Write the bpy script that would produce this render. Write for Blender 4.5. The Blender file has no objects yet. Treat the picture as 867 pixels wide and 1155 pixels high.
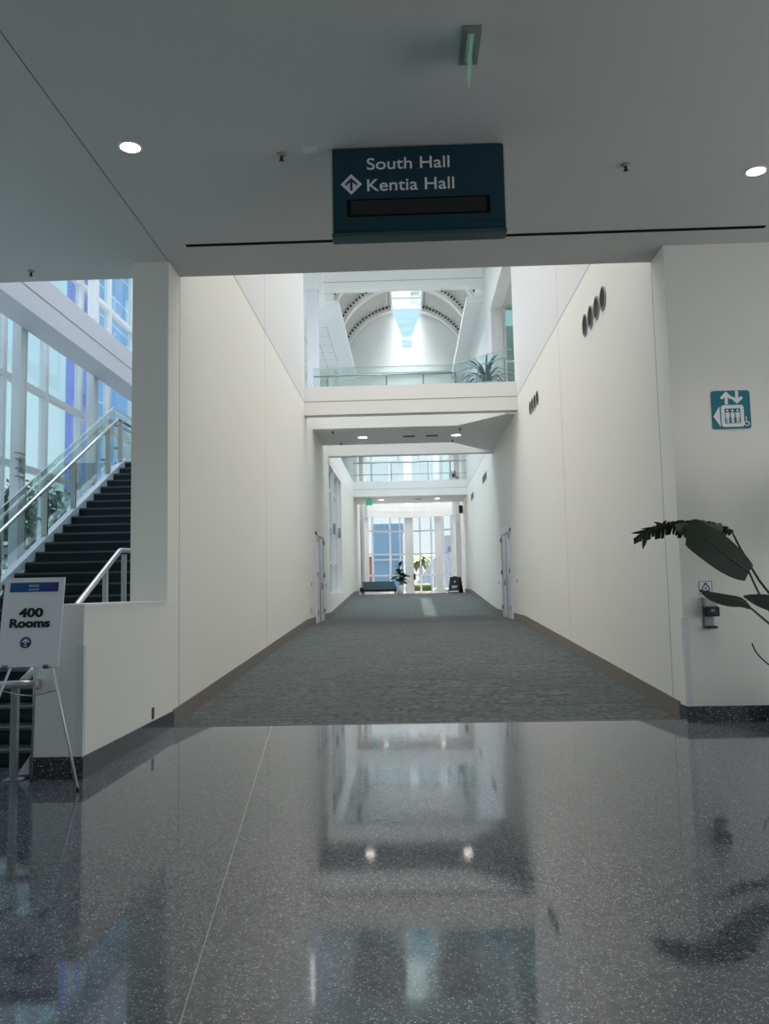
import bpy, bmesh, math, random
from mathutils import Vector, Matrix
random.seed(7)
COL = bpy.context.scene.collection
PI = math.pi

# ------------------------------------------------------------------ materials
def new_mat(name):
    m = bpy.data.materials.new(name); m.use_nodes = True
    return m, m.node_tree, m.node_tree.nodes['Principled BSDF']

def paint(name, col, rough=.6, metal=0., spec=.5, noise=.0, nscale=3., bump=0., bscale=60., emit=None, estr=0.):
    m, t, b = new_mat(name)
    b.inputs['Base Color'].default_value = (*col, 1)
    b.inputs['Roughness'].default_value = rough
    b.inputs['Metallic'].default_value = metal
    b.inputs['Specular IOR Level'].default_value = spec
    tc = t.nodes.new('ShaderNodeTexCoord')
    if noise > 0:
        n = t.nodes.new('ShaderNodeTexNoise'); n.inputs['Scale'].default_value = nscale
        n.inputs['Detail'].default_value = 3
        t.links.new(tc.outputs['Object'], n.inputs['Vector'])
        r = t.nodes.new('ShaderNodeMapRange')
        r.inputs['To Min'].default_value = 1 - noise; r.inputs['To Max'].default_value = 1 + noise
        t.links.new(n.outputs['Fac'], r.inputs['Value'])
        v = t.nodes.new('ShaderNodeVectorMath'); v.operation = 'SCALE'
        v.inputs[0].default_value = col
        t.links.new(r.outputs[0], v.inputs['Scale'])
        t.links.new(v.outputs[0], b.inputs['Base Color'])
    if bump > 0:
        n2 = t.nodes.new('ShaderNodeTexNoise'); n2.inputs['Scale'].default_value = bscale
        t.links.new(tc.outputs['Object'], n2.inputs['Vector'])
        bp = t.nodes.new('ShaderNodeBump'); bp.inputs['Strength'].default_value = bump; bp.inputs['Distance'].default_value = .01
        t.links.new(n2.outputs['Fac'], bp.inputs['Height']); t.links.new(bp.outputs[0], b.inputs['Normal'])
    if emit:
        b.inputs['Emission Color'].default_value = (*emit, 1); b.inputs['Emission Strength'].default_value = estr
    return m

def thin_glass(name, tint, refl=.08, rough=0.):
    m = bpy.data.materials.new(name); m.use_nodes = True; t = m.node_tree
    t.nodes.clear()
    o = t.nodes.new('ShaderNodeOutputMaterial'); mx = t.nodes.new('ShaderNodeMixShader')
    tr = t.nodes.new('ShaderNodeBsdfTransparent'); tr.inputs[0].default_value = (*tint, 1)
    gl = t.nodes.new('ShaderNodeBsdfGlossy'); gl.inputs['Roughness'].default_value = rough
    lw = t.nodes.new('ShaderNodeFresnel'); lw.inputs['IOR'].default_value = 1.5
    ad = t.nodes.new('ShaderNodeMath'); ad.operation = 'MULTIPLY'; ad.inputs[1].default_value = refl / .04
    ad.use_clamp = True
    # two-sided panes: use the same reflectance whichever side is seen
    geo = t.nodes.new('ShaderNodeNewGeometry'); mi = t.nodes.new('ShaderNodeMath'); mi.operation = 'MULTIPLY_ADD'
    mi.inputs[1].default_value = 1/1.5 - 1.5; mi.inputs[2].default_value = 1.5
    t.links.new(geo.outputs['Backfacing'], mi.inputs[0]); t.links.new(mi.outputs[0], lw.inputs['IOR'])
    t.links.new(lw.outputs[0], ad.inputs[0]); t.links.new(ad.outputs[0], mx.inputs[0])
    t.links.new(tr.outputs[0], mx.inputs[1]); t.links.new(gl.outputs[0], mx.inputs[2]); t.links.new(mx.outputs[0], o.inputs[0])
    return m

def terrazzo(name, base, chipA, chipB, rough, scale=75., bump=0.):
    m, t, b = new_mat(name)
    tc = t.nodes.new('ShaderNodeTexCoord')
    def chips(sc, thr, seed):
        mp = t.nodes.new('ShaderNodeMapping'); mp.inputs['Location'].default_value = (seed, seed * 1.7, seed * .3)
        t.links.new(tc.outputs['Object'], mp.inputs['Vector'])
        v = t.nodes.new('ShaderNodeTexVoronoi'); v.inputs['Scale'].default_value = sc
        t.links.new(mp.outputs[0], v.inputs['Vector'])
        s = t.nodes.new('ShaderNodeSeparateColor'); t.links.new(v.outputs['Color'], s.inputs[0])
        g = t.nodes.new('ShaderNodeMath'); g.operation = 'GREATER_THAN'; g.inputs[1].default_value = thr
        t.links.new(s.outputs[0], g.inputs[0])
        d = t.nodes.new('ShaderNodeMath'); d.operation = 'LESS_THAN'; d.inputs[1].default_value = .42
        t.links.new(v.outputs['Distance'], d.inputs[0])
        k = t.nodes.new('ShaderNodeMath'); k.operation = 'MULTIPLY'
        t.links.new(g.outputs[0], k.inputs[0]); t.links.new(d.outputs[0], k.inputs[1])
        return k.outputs[0], s.outputs[1]
    n = t.nodes.new('ShaderNodeTexNoise'); n.inputs['Scale'].default_value = 22; n.inputs['Detail'].default_value = 6
    t.links.new(tc.outputs['Object'], n.inputs['Vector'])
    r0 = t.nodes.new('ShaderNodeValToRGB')
    r0.color_ramp.elements[0].position = .3; r0.color_ramp.elements[0].color = (*[c * .7 for c in base], 1)
    r0.color_ramp.elements[1].position = .7; r0.color_ramp.elements[1].color = (*[c * 1.3 for c in base], 1)
    t.links.new(n.outputs['Fac'], r0.inputs[0])
    cur = r0.outputs[0]
    for sc, thr, seed, c in ((scale * .62, .80, 0., chipA), (scale * 1.25, .80, 3.3, chipB), (scale * 1.05, .93, 9.1, (.72, .72, .70))):
        f, _ = chips(sc, thr, seed)
        mx = t.nodes.new('ShaderNodeMixRGB'); mx.inputs[2].default_value = (*c, 1)
        t.links.new(f, mx.inputs[0]); t.links.new(cur, mx.inputs[1]); cur = mx.outputs[0]
    t.links.new(cur, b.inputs['Base Color'])
    b.inputs['Roughness'].default_value = rough
    b.inputs['IOR'].default_value = 1.68
    if bump:
        n2 = t.nodes.new('ShaderNodeTexNoise'); n2.inputs['Scale'].default_value = 2.2; n2.inputs['Detail'].default_value = 1
        t.links.new(tc.outputs['Object'], n2.inputs['Vector'])
        bp = t.nodes.new('ShaderNodeBump'); bp.inputs['Strength'].default_value = bump; bp.inputs['Distance'].default_value = .01
        t.links.new(n2.outputs['Fac'], bp.inputs['Height']); t.links.new(bp.outputs[0], b.inputs['Normal'])
    return m

def carpet_mat(name):
    m, t, b = new_mat(name)
    tc = t.nodes.new('ShaderNodeTexCoord')
    def cells(sx, sy, off):
        mp = t.nodes.new('ShaderNodeMapping'); mp.inputs['Scale'].default_value = (1/sx, 1/sy, 0); mp.inputs['Location'].default_value = (off, off*.7, 0)
        t.links.new(tc.outputs['Object'], mp.inputs['Vector'])
        fl = t.nodes.new('ShaderNodeVectorMath'); fl.operation = 'FLOOR'; t.links.new(mp.outputs[0], fl.inputs[0])
        wn = t.nodes.new('ShaderNodeTexWhiteNoise'); wn.noise_dimensions = '2D'; t.links.new(fl.outputs[0], wn.inputs['Vector'])
        return wn.outputs['Value']
    def ramp(src, stops):
        r = t.nodes.new('ShaderNodeValToRGB'); r.color_ramp.interpolation = 'CONSTANT'
        for i, (p, c) in enumerate(stops):
            e = r.color_ramp.elements[i] if i < 2 else r.color_ramp.elements.new(p)
            e.position = p; e.color = (*c, 1)
        t.links.new(src, r.inputs[0]); return r.outputs[0]
    big = ramp(cells(.55, .11, 0.), [(0, (.046, .068, .072)), (.35, (.057, .083, .085)), (.6, (.070, .094, .094)), (.85, (.066, .070, .068))])
    dash = ramp(cells(.055, .05, 3.1), [(0, (.18, .16, .16)), (.12, (.62, .62, .62)), (.35, (1, 1, 1)), (.80, (1.5, 1.48, 1.4))])
    rust = ramp(cells(.32, .055, 7.7), [(0, (1.25, .80, .70)), (.12, (1, 1, 1)), (.85, (.5, .6, .64))])
    m1 = t.nodes.new('ShaderNodeVectorMath'); m1.operation = 'MULTIPLY'; t.links.new(big, m1.inputs[0]); t.links.new(dash, m1.inputs[1])
    mx = t.nodes.new('ShaderNodeVectorMath'); mx.operation = 'MULTIPLY'; t.links.new(m1.outputs[0], mx.inputs[0]); t.links.new(rust, mx.inputs[1])
    n2 = t.nodes.new('ShaderNodeTexNoise'); n2.inputs['Scale'].default_value = 240
    t.links.new(tc.outputs['Object'], n2.inputs['Vector'])
    ov = t.nodes.new('ShaderNodeMixRGB'); ov.blend_type = 'OVERLAY'; ov.inputs[0].default_value = .35
    t.links.new(mx.outputs[0], ov.inputs[1]); t.links.new(n2.outputs['Fac'], ov.inputs[2])
    gm = t.nodes.new('ShaderNodeVectorMath'); gm.operation = 'SCALE'; gm.inputs['Scale'].default_value = .785
    t.links.new(ov.outputs[0], gm.inputs[0]); gm.inputs['Scale'].default_value = .78
    t.links.new(gm.outputs[0], b.inputs['Base Color'])
    b.inputs['Roughness'].default_value = .95; b.inputs['Specular IOR Level'].default_value = .15
    b.inputs['Sheen Weight'].default_value = .25; b.inputs['Sheen Roughness'].default_value = .4
    return m

def brick_mat(name, c1, c2, mortar, bw, rh, ms, rough=.5, rot=(0, 0, 0)):
    m, t, b = new_mat(name)
    tc = t.nodes.new('ShaderNodeTexCoord'); mp = t.nodes.new('ShaderNodeMapping'); mp.inputs['Rotation'].default_value = rot
    br = t.nodes.new('ShaderNodeTexBrick'); br.offset = 0
    br.inputs['Scale'].default_value = 1; br.inputs['Brick Width'].default_value = bw; br.inputs['Row Height'].default_value = rh
    br.inputs['Mortar Size'].default_value = ms
    br.inputs['Color1'].default_value = (*c1, 1); br.inputs['Color2'].default_value = (*c2, 1); br.inputs['Mortar'].default_value = (*mortar, 1)
    t.links.new(tc.outputs['Object'], mp.inputs['Vector']); t.links.new(mp.outputs[0], br.inputs['Vector'])
    t.links.new(br.outputs['Color'], b.inputs['Base Color']); b.inputs['Roughness'].default_value = rough
    return m

def gradient_mat(name, ca, cb, x0, x1):
    m, t, b = new_mat(name)
    tc = t.nodes.new('ShaderNodeTexCoord'); s = t.nodes.new('ShaderNodeSeparateXYZ'); t.links.new(tc.outputs['Object'], s.inputs[0])
    r = t.nodes.new('ShaderNodeMapRange'); r.inputs['From Min'].default_value = x0; r.inputs['From Max'].default_value = x1
    t.links.new(s.outputs['X'], r.inputs['Value'])
    c = t.nodes.new('ShaderNodeValToRGB'); c.color_ramp.elements[0].color = (*ca, 1); c.color_ramp.elements[1].color = (*cb, 1)
    t.links.new(r.outputs[0], c.inputs[0]); t.links.new(c.outputs[0], b.inputs['Base Color']); b.inputs['Roughness'].default_value = .5
    return m

WALL = paint('cream_wall_paint', (.80, .787, .74), .55, noise=.015, nscale=1.2, bump=.04, bscale=140)
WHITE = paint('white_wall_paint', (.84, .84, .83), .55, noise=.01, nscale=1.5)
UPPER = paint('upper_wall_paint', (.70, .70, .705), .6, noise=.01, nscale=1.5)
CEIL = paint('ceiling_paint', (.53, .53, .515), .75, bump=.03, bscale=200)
WFRAME = paint('white_metal_frame', (.80, .81, .84), .35)
JOINT = paint('joint_groove_shade', (.30, .29, .27), .8)  # shade inside the open panel joints, put into a grey
JOINTL = paint('pale_joint_groove_shade', (.52, .51, .49), .8)
TERRA = terrazzo('terrazzo_floor', (.088, .100, .122), (.23, .25, .28), (.34, .35, .36), .055, 115, bump=.035)
GRANITE = terrazzo('dark_granite', (.028, .034, .045), (.10, .115, .14), (.15, .16, .18), .18, 95)
CARPET = carpet_mat('patterned_carpet')
BASEB = paint('brown_rubber_base', (.19, .165, .145), .5, noise=.05, nscale=2)
STEEL = paint('brushed_steel', (.62, .62, .61), .33, metal=.85)
STEELD = paint('grey_steel', (.36, .36, .36), .4, metal=.6)
BLACK = paint('black_plastic', (.012, .012, .014), .35)
VOID = paint('black_slot', (.006, .006, .006), .9, spec=.1)
VENT = paint('dark_vent_grille', (.10, .095, .085), .5, metal=.3)
DARKGRILLE = paint('grille_slats', (.03, .03, .03), .6)
STEP = paint('charcoal_stair_carpet', (.022, .028, .033), .9, noise=.2, nscale=60)
NOSE = paint('grey_stair_nosing', (.10, .125, .14), .6)
BROWN = paint('brown_stair_trim', (.10, .085, .075), .7)
GLASSW = thin_glass('curtain_wall_glass', (.86, .955, .98), .05)
FROST = bpy.data.materials.new('frosted_skylight_glass'); FROST.use_nodes = True
_t = FROST.node_tree; _t.nodes.clear(); _o = _t.nodes.new('ShaderNodeOutputMaterial'); _b = _t.nodes.new('ShaderNodeBsdfTranslucent'); _b.inputs[0].default_value = (.46, .53, .53, 1)
_t.links.new(_b.outputs[0], _o.inputs[0])
GLASSC = thin_glass('clear_window_glass', (.95, .98, .985), .05)
GLASSG = thin_glass('balustrade_glass', (.88, .95, .94), .07)
GLASSD = thin_glass('green_partition_glass', (.66, .78, .74), .06)
TEAL = paint('teal_sign_panel', (.001, .040, .062), .4)
TEALB = paint('teal_wall_sign', (.0, .17, .23), .4)
SIGNW = paint('white_sign_vinyl', (.80, .82, .82), .5)
NAVY = paint('navy_vinyl', (.02, .03, .16), .5)
PURPLE = paint('purple_vinyl', (.05, .03, .16), .5)
INK = paint('black_ink', (.006, .006, .008), .6)
BOARD = paint('white_foam_board', (.86, .86, .90), .6)
ALU = paint('easel_aluminium', (.72, .72, .72), .35, metal=.4)
BANNER = gradient_mat('blue_banner_gradient', (.0, .12, .32), (.05, .03, .22), -.2, .2)
BANNERT = paint('pale_teal_print', (.30, .55, .62), .5)
LAMP = paint('lamp_emitter', (1, 1, 1), .5, emit=(1., .95, .86), estr=30.)
LAMPS = paint('soffit_lamp_emitter', (1, 1, 1), .5, emit=(1., .95, .88), estr=9.)
LEAF = paint('dark_leaf', (.013, .024, .015), .55, spec=.25, noise=.25, nscale=9)
LEAFHI = paint('grey_leaf_highlight', (.10, .11, .085), .6, noise=.3, nscale=30)
STALK = paint('leaf_stalk', (.030, .050, .022), .45)
LEAF2 = paint('house_plant_leaf', (.035, .085, .045), .4, noise=.2, nscale=8)
POTW = paint('white_pot', (.78, .78, .78), .4)
SOIL = paint('soil', (.03, .02, .015), .9)
EXITG = paint('edge_lit_green_acrylic', (.35, .55, .43), .2, emit=(.25, .7, .45), estr=.12)
EXITB = paint('exit_sign_green', (.10, .42, .30), .4, emit=(.10, .62, .42), estr=.35)
SOFA = paint('blue_grey_upholstery', (.10, .20, .25), .8, noise=.08, nscale=20)
SOFAD = paint('dark_navy_upholstery', (.015, .022, .032), .7)
PLASTC = paint('grey_translucent_plastic', (.42, .43, .44), .3)
PLASTG = paint('grey_plastic', (.22, .22, .25), .4)
TILEFLOOR = paint('beige_stone_floor', (.42, .36, .29), .45, noise=.08, nscale=4)
DECK = paint('vault_deck', (.74, .71, .67), .6)
FOLI = paint('tree_foliage', (.07, .12, .10), .7, noise=.35, nscale=2)
FOLIY = paint('palm_foliage', (.16, .18, .045), .6, noise=.3, nscale=3)
BARK = paint('bark', (.12, .09, .065), .9)
GROUND = paint('outside_paving', (.10, .105, .11), .9, noise=.1, nscale=.5)
BLUEB = paint('blue_grey_cladding', (.20, .34, .50), .6, noise=.05, nscale=.5)
REDB = paint('red_panel', (.60, .16, .13), .6)
PALEB = paint('pale_building_render', (.50, .54, .60), .7)
TOWER = brick_mat('blue_tower_glazing', (.10, .36, .78), (.13, .42, .84), (.75, .85, .92), 60., 4.5, .16, .35, rot=(-PI/2, PI/2, 0))
FIN = paint('violet_blue_fin', (.22, .26, .80), .4)
ROOFT = brick_mat('blue_grey_roof_tiles', (.010, .020, .042), (.016, .028, .055), (.035, .045, .06), .34, .3, .05, .95)
HEDGE = paint('hedge_green', (.07, .10, .03), .8, noise=.3, nscale=2)

# ------------------------------------------------------------------ mesh helpers
class MB:
    def __init__(s): s.bm = bmesh.new()
    def box(s, x0, x1, y0, y1, z0, z1, bev=0., seg=2):
        vs = [s.bm.verts.new(p) for p in ((x0,y0,z0),(x1,y0,z0),(x1,y1,z0),(x0,y1,z0),(x0,y0,z1),(x1,y0,z1),(x1,y1,z1),(x0,y1,z1))]
        fs = [s.bm.faces.new([vs[i] for i in f]) for f in ((0,3,2,1),(4,5,6,7),(0,1,5,4),(1,2,6,5),(2,3,7,6),(3,0,4,7))]
        if bev > 0:
            es = list({e for f in fs for e in f.edges})
            bmesh.ops.bevel(s.bm, geom=es, offset=bev, segments=seg, affect='EDGES', profile=.5)
        return s
    def prism(s, poly, axis, a0, a1):
        # poly: 2D points; axis 'x' -> (y,z), 'y' -> (x,z), 'z' -> (x,y)
        def P(p, a): return {'x': (a, p[0], p[1]), 'y': (p[0], a, p[1]), 'z': (p[0], p[1], a)}[axis]
        n = len(poly)
        A = [s.bm.verts.new(P(p, a0)) for p in poly]; B = [s.bm.verts.new(P(p, a1)) for p in poly]
        s.bm.faces.new(A); s.bm.faces.new(B[::-1])
        for i in range(n): s.bm.faces.new([A[i], B[i], B[(i+1) % n], A[(i+1) % n]])
        return s
    def tube(s, pts, r, n=10, cap=True):
        pts = [Vector(p) for p in pts]; rings = []
        R = r if isinstance(r, (list, tuple)) else [r] * len(pts)
        up = None
        for i, p in enumerate(pts):
            d = (pts[min(i+1, len(pts)-1)] - pts[max(i-1, 0)]).normalized()
            if up is None:
                up = Vector((0, 0, 1)) if abs(d.z) < .9 else Vector((1, 0, 0))
            a = d.cross(up).normalized(); b = a.cross(d).normalized(); up = b
            rings.append([s.bm.verts.new(p + (a * math.cos(2*PI*k/n) + b * math.sin(2*PI*k/n)) * R[i]) for k in range(n)])
        for i in range(len(rings)-1):
            for k in range(n):
                f = s.bm.faces.new([rings[i][k], rings[i][(k+1) % n], rings[i+1][(k+1) % n], rings[i+1][k]]); f.smooth = True
        if cap:
            s.bm.faces.new(rings[0][::-1]); s.bm.faces.new(rings[-1])
        return s
    def lathe(s, prof, c=(0, 0, 0), n=24, axis='z', smooth=True):
        # prof: list of (radius, height)
        rings = []
        def P(r, h, a):
            u, v = r*math.cos(a), r*math.sin(a)
            q = {'z': (u, v, h), 'y': (u, h, v), 'x': (h, u, v)}[axis]
            return (c[0]+q[0], c[1]+q[1], c[2]+q[2])
        for r, h in prof:
            if r < 1e-6: rings.append([s.bm.verts.new(P(0, h, 0))])
            else: rings.append([s.bm.verts.new(P(r, h, 2*PI*k/n)) for k in range(n)])
        for A, B in zip(rings, rings[1:]):
            for k in range(n):
                a = [A[k % len(A)], A[(k+1) % len(A)], B[(k+1) % len(B)], B[k % len(B)]]
                u = []
                for v in a:
                    if v not in u: u.append(v)
                if len(u) > 2:
                    f = s.bm.faces.new(u); f.smooth = smooth
        return s
    def quad(s, a, b, c, d, smooth=False):
        f = s.bm.faces.new([s.bm.verts.new(p) for p in (a, b, c, d)]); f.smooth = smooth
        return s
    def grid(s, rows, smooth=True):
        V = [[s.bm.verts.new(p) for p in r] for r in rows]
        for i in range(len(V)-1):
            for j in range(len(V[0])-1):
                f = s.bm.faces.new([V[i][j], V[i][j+1], V[i+1][j+1], V[i+1][j]]); f.smooth = smooth
        return s
    def obox(s, c, u, hu, hv, z0, z1):
        # upright box: centre c(x,y), horizontal unit vector u, half sizes along u and across it
        u = Vector((u[0], u[1], 0)).normalized(); v = Vector((-u.y, u.x, 0)); c = Vector((c[0], c[1], 0))
        return s.prism([tuple((c + u*a*hu + v*b*hv).xy) for a, b in ((-1,-1),(1,-1),(1,1),(-1,1))], 'z', z0, z1)
    def xf(s, M):
        s.bm.transform(M); return s
    def mesh(s, name, mat, recalc=True):
        if recalc: bmesh.ops.recalc_face_normals(s.bm, faces=s.bm.faces)
        me = bpy.data.meshes.new(name); s.bm.to_mesh(me); s.bm.free()
        me.materials.append(mat)
        return me

def link(name, me, root=None, parent=None):
    o = bpy.data.objects.new(name, me); COL.objects.link(o)
    p = parent or root
    if p is not None: o.parent = p
    return o
def base_of(o):
    while o.parent is not None: o = o.parent
    return o
def part(name, mb, mat, parent, world=True, recalc=True):
    """a part (or sub-part): the mesh is given in world coordinates and moved into its thing's frame"""
    if world: mb.xf(base_of(parent).matrix_basis.inverted())
    return link(name, mb.mesh(name, mat, recalc), parent=parent)
def empty(name, loc, label, cat, group=None, rotz=0):
    o = bpy.data.objects.new(name, None); COL.objects.link(o); o.empty_display_size = .2
    o.location = loc; o.rotation_euler = (0, 0, rotz)
    o.matrix_basis = Matrix.Translation(loc) @ Matrix.Rotation(rotz, 4, 'Z')
    o['label'] = label; o['category'] = cat
    if group: o['group'] = group
    return o
def tag(o, label, cat, group=None):
    o['label'] = label; o['category'] = cat
    if group: o['group'] = group
    return o
def struct(name, mb, mat, parent=None, label=None):
    o = link(name, mb.mesh(name, mat), parent=parent)
    o['kind'] = 'structure'
    if label: o['label'] = label
    return o
def copy_tree(o, parent=None):
    c = o.copy(); COL.objects.link(c)
    if parent is not None: c.parent = parent
    for ch in list(o.children): copy_tree(ch, c)
    return c
def place(o, loc, label=None, group=None):
    o.location = loc
    if label: o['label'] = label
    if group: o['group'] = group
    return o

def text_mb(txt, bold=0., extr=.002):
    """lettering as an MB in the XZ plane (facing -Y), origin at the left of the baseline, font size 1"""
    cu = bpy.data.curves.new('lettering', 'FONT'); cu.body = txt; cu.size = 1; cu.offset = bold; cu.extrude = extr; cu.resolution_u = 6
    ob = bpy.data.objects.new('lettering', cu); COL.objects.link(ob)
    dg = bpy.context.evaluated_depsgraph_get(); dg.update()
    me = bpy.data.meshes.new_from_object(ob.evaluated_get(dg))
    bpy.data.objects.remove(ob); bpy.data.curves.remove(cu)
    m = MB(); m.bm.from_mesh(me); bpy.data.meshes.remove(me)
    m.xf(Matrix.Rotation(PI/2, 4, 'X'))
    return m
def fit_text(txt, x0, x1, zb, cap, y, bold=0., ref=None):
    """scale lettering so that it spans x0..x1, stands on zb with capital height cap, at depth y"""
    m = text_mb(txt, bold)
    xs = [v.co.x for v in m.bm.verts]; zs = [v.co.z for v in m.bm.verts]
    lo, hi = min(xs), max(xs)
    h = max(v.co.z for v in m.bm.verts) if ref is None else ref
    m.xf(Matrix.Translation((x0, y, zb)) @ Matrix.Diagonal(((x1-x0)/(hi-lo), 1, cap/h, 1)) @ Matrix.Translation((-lo, 0, 0)))
    for v in m.bm.verts:
        v.co.y = y + (v.co.y - y) * 1.0
    return m

def circ(cx, cz, r, n=24, a0=0., a1=2*PI):
    full = abs(a1 - a0 - 2*PI) < 1e-6
    k = n if full else n + 1
    return [(cx + r*math.cos(a0 + (a1-a0)*i/n), cz + r*math.sin(a0 + (a1-a0)*i/n)) for i in range(k)]
def rrect(x0, x1, z0, z1, r, n=5):
    p = []
    for cx, cz, a in ((x1-r, z1-r, 0), (x0+r, z1-r, PI/2), (x0+r, z0+r, PI), (x1-r, z0+r, 3*PI/2)):
        p += [(cx + r*math.cos(a + PI/2*i/n), cz + r*math.sin(a + PI/2*i/n)) for i in range(n+1)]
    return p
def ring(mb, outer, inner, axis, a0, a1):
    """flat frame between two outlines with the same number of points"""
    def P(p, a): return {'x': (a, p[0], p[1]), 'y': (p[0], a, p[1]), 'z': (p[0], p[1], a)}[axis]
    n = len(outer)
    V = [[mb.bm.verts.new(P(p, a)) for p in o] for o, a in ((outer, a0), (inner, a0), (inner, a1), (outer, a1))]
    for i in range(n):
        j = (i+1) % n
        for k in range(4):
            A, B = V[k], V[(k+1) % 4]
            mb.bm.faces.new([A[i], A[j], B[j], B[i]])
    return mb

# ------------------------------------------------------------------ measured layout (metres; camera at x=0, y=0, z=1.5)
XL, XR, TH = -2.754, 3.028, .425
XLO = XL - TH                      # stair side of the left wall
YP, YJ, YC = 9.64, 10.14, 9.89     # pier front, pier joint, carpet edge
ZC = 5.43                          # lobby ceiling
YB0, YB1 = 22.76, 29.5             # first bridge
YE = 43.0                          # second bridge / end wall of the vault
ZB, ZJ, ZD = 6.32, 6.69, 7.1       # bridge soffit, panel joint, bridge deck
XG = -7.2                          # glass wall of the stair hall
ZR = 14.0                          # atrium roof
FL = ((9.89, 0.), (22.7, .60), (29.9, .63), (42.2, 1.33), (46.0, 1.36))   # carpet profile (ramps and landing)
def floor_z(y):
    if y <= FL[0][0]: return 0.
    for (a, za), (b, zb) in zip(FL, FL[1:]):
        if y <= b: return za + (zb-za)*(y-a)/(b-a)
    return FL[-1][1]

# ------------------------------------------------------------------ floors
struct('floor', MB().box(-8.4, 8.4, -8.5, YC, -.2, 0), TERRA)
f2 = MB().box(XG-.2, XLO, YC, 23, -.2, 0); struct('floor_stair_hall', f2, TERRA)
m = MB(); prof = [(y, z) for y, z in FL] + [(FL[-1][0], -.2), (YC, -.2)]
m.prism(prof, 'x', XL-.02, XR+.02)
struct('floor_carpet', m, CARPET)
struct('floor_bay', MB().box(-4.2, 4.4, 46.0, 52.5, .9, 1.362), TILEFLOOR)
# pale divider strip set into the terrazzo
m = MB(); a, b = Vector((-.465, -.2)), Vector((-1.61, YC-.02)); d = (b-a).normalized(); nrm = Vector((-d.y, d.x))*.0022
m.prism([tuple(a+nrm), tuple(a-nrm), tuple(b-nrm), tuple(b+nrm)], 'z', -.004, .0006)
struct('trim_1', m, paint('zinc_strip', (.42, .42, .42), .3))
# metal edge between carpet and terrazzo
struct('trim_2', MB().box(XL, XR, YC-.012, YC+.012, -.004, .004), paint('edge_strip', (.10, .11, .11), .4))

# ------------------------------------------------------------------ left wall
m = MB()
m.box(XLO, XL, 7.16, YP, 0, 1.43)                       # low wall beside the stairs
m.box(XLO, XL, YP, YJ, 0, ZC)                           # pier under the ceiling
m.box(XLO, XL, YJ, YB0+.1, -.1, ZJ)
m.box(XLO, XL, YB0+.1, YB1+.15, 0, ZD-.06)
m.box(XLO, XL, YB1+.15, 35.1, .3, 1.47)                 # sill under the side window
m.box(XLO, XL, YB1+.15, 35.1, 6.05, ZB)
m.box(XLO, XL, 35.1, 46.2, .3, ZB)
m.box(XL-.5, XL, 46.2, 49.4, .9, 9.8)
struct('wall_left', m, WALL)
struct('wall_left_upper', MB().box(XLO, XL, YJ, YB0+.1, ZJ, ZR), UPPER)
struct('wall_left_cap', MB().box(XLO-.012, XL+.012, 7.148, YP, 1.43, 1.447), WHITE)
struct('beam_left_gallery', MB().box(XL-.3, XL, YB1+.15, YE, ZB, ZD), WHITE)
# ------------------------------------------------------------------ right wall
m = MB()
m.box(XR, 8.4, YP, YJ, 0, ZC)
m.box(XR, XR+.4, YJ, 23.1, -.1, ZJ)
m.box(XR, XR+.4, 23.1, 28.85, 0, ZJ)
m.box(XR, XR+.4, 28.85, 47.0, 0, ZJ)
m.box(XR, XR+.4, 47.0, 49.3, .9, 9.8)
struct('wall_right', m, WALL)
struct('wall_right_upper', MB().box(XR, XR+.4, YJ, 23.1, ZJ, ZR).box(XR, XR+.4, 23.1, 28.85, ZJ, ZD-.05).box(XR, XR+.4, 23.1, 28.85, 11.24, ZR).box(XR, XR+.4, 28.85, 47.0, ZJ, ZR), UPPER)
# panel joints of the corridor walls: groove shade painted as raised grey strips
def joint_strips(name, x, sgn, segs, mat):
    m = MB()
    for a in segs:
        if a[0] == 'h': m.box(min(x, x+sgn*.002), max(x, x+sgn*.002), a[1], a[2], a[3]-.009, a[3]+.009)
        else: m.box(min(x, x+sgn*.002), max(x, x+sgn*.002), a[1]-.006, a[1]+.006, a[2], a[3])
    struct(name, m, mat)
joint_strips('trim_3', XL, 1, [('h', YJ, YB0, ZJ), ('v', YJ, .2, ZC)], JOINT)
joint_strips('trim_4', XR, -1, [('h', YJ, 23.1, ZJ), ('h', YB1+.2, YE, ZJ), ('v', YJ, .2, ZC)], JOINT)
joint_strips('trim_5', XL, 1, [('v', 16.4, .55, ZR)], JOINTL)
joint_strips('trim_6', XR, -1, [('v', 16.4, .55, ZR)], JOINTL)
# baseboards: dark granite in the lobby, brown in the corridor (following the ramps)
struct('baseboard_lobby_left', MB().box(XLO-.012, XL+.014, 7.145, YC, 0, .185).box(XLO-.012, XLO+.002, 7.16, 7.6, 0, .185), GRANITE)
struct('baseboard_lobby_right', MB().box(XR-.014, 8.4, YP-.014, YC, 0, .175), GRANITE)
def base_ribbon(x, sgn, spans):
    m = MB()
    for y0, y1 in spans:
        ys = [y0] + [y for y, _ in FL if y0 < y < y1] + [y1]
        poly = [(y, floor_z(y)-.02) for y in ys] + [(y, floor_z(y)+.2) for y in reversed(ys)]
        m.prism(poly, 'x', x, x+sgn*.014)
    return m
struct('baseboard_left', base_ribbon(XL, 1, [(YC, 24.95), (27.3, 46.2)]), BASEB)
struct('baseboard_right', base_ribbon(XR, -1, [(YC, 25.15), (27.75, 47.0)]), BASEB)

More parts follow.
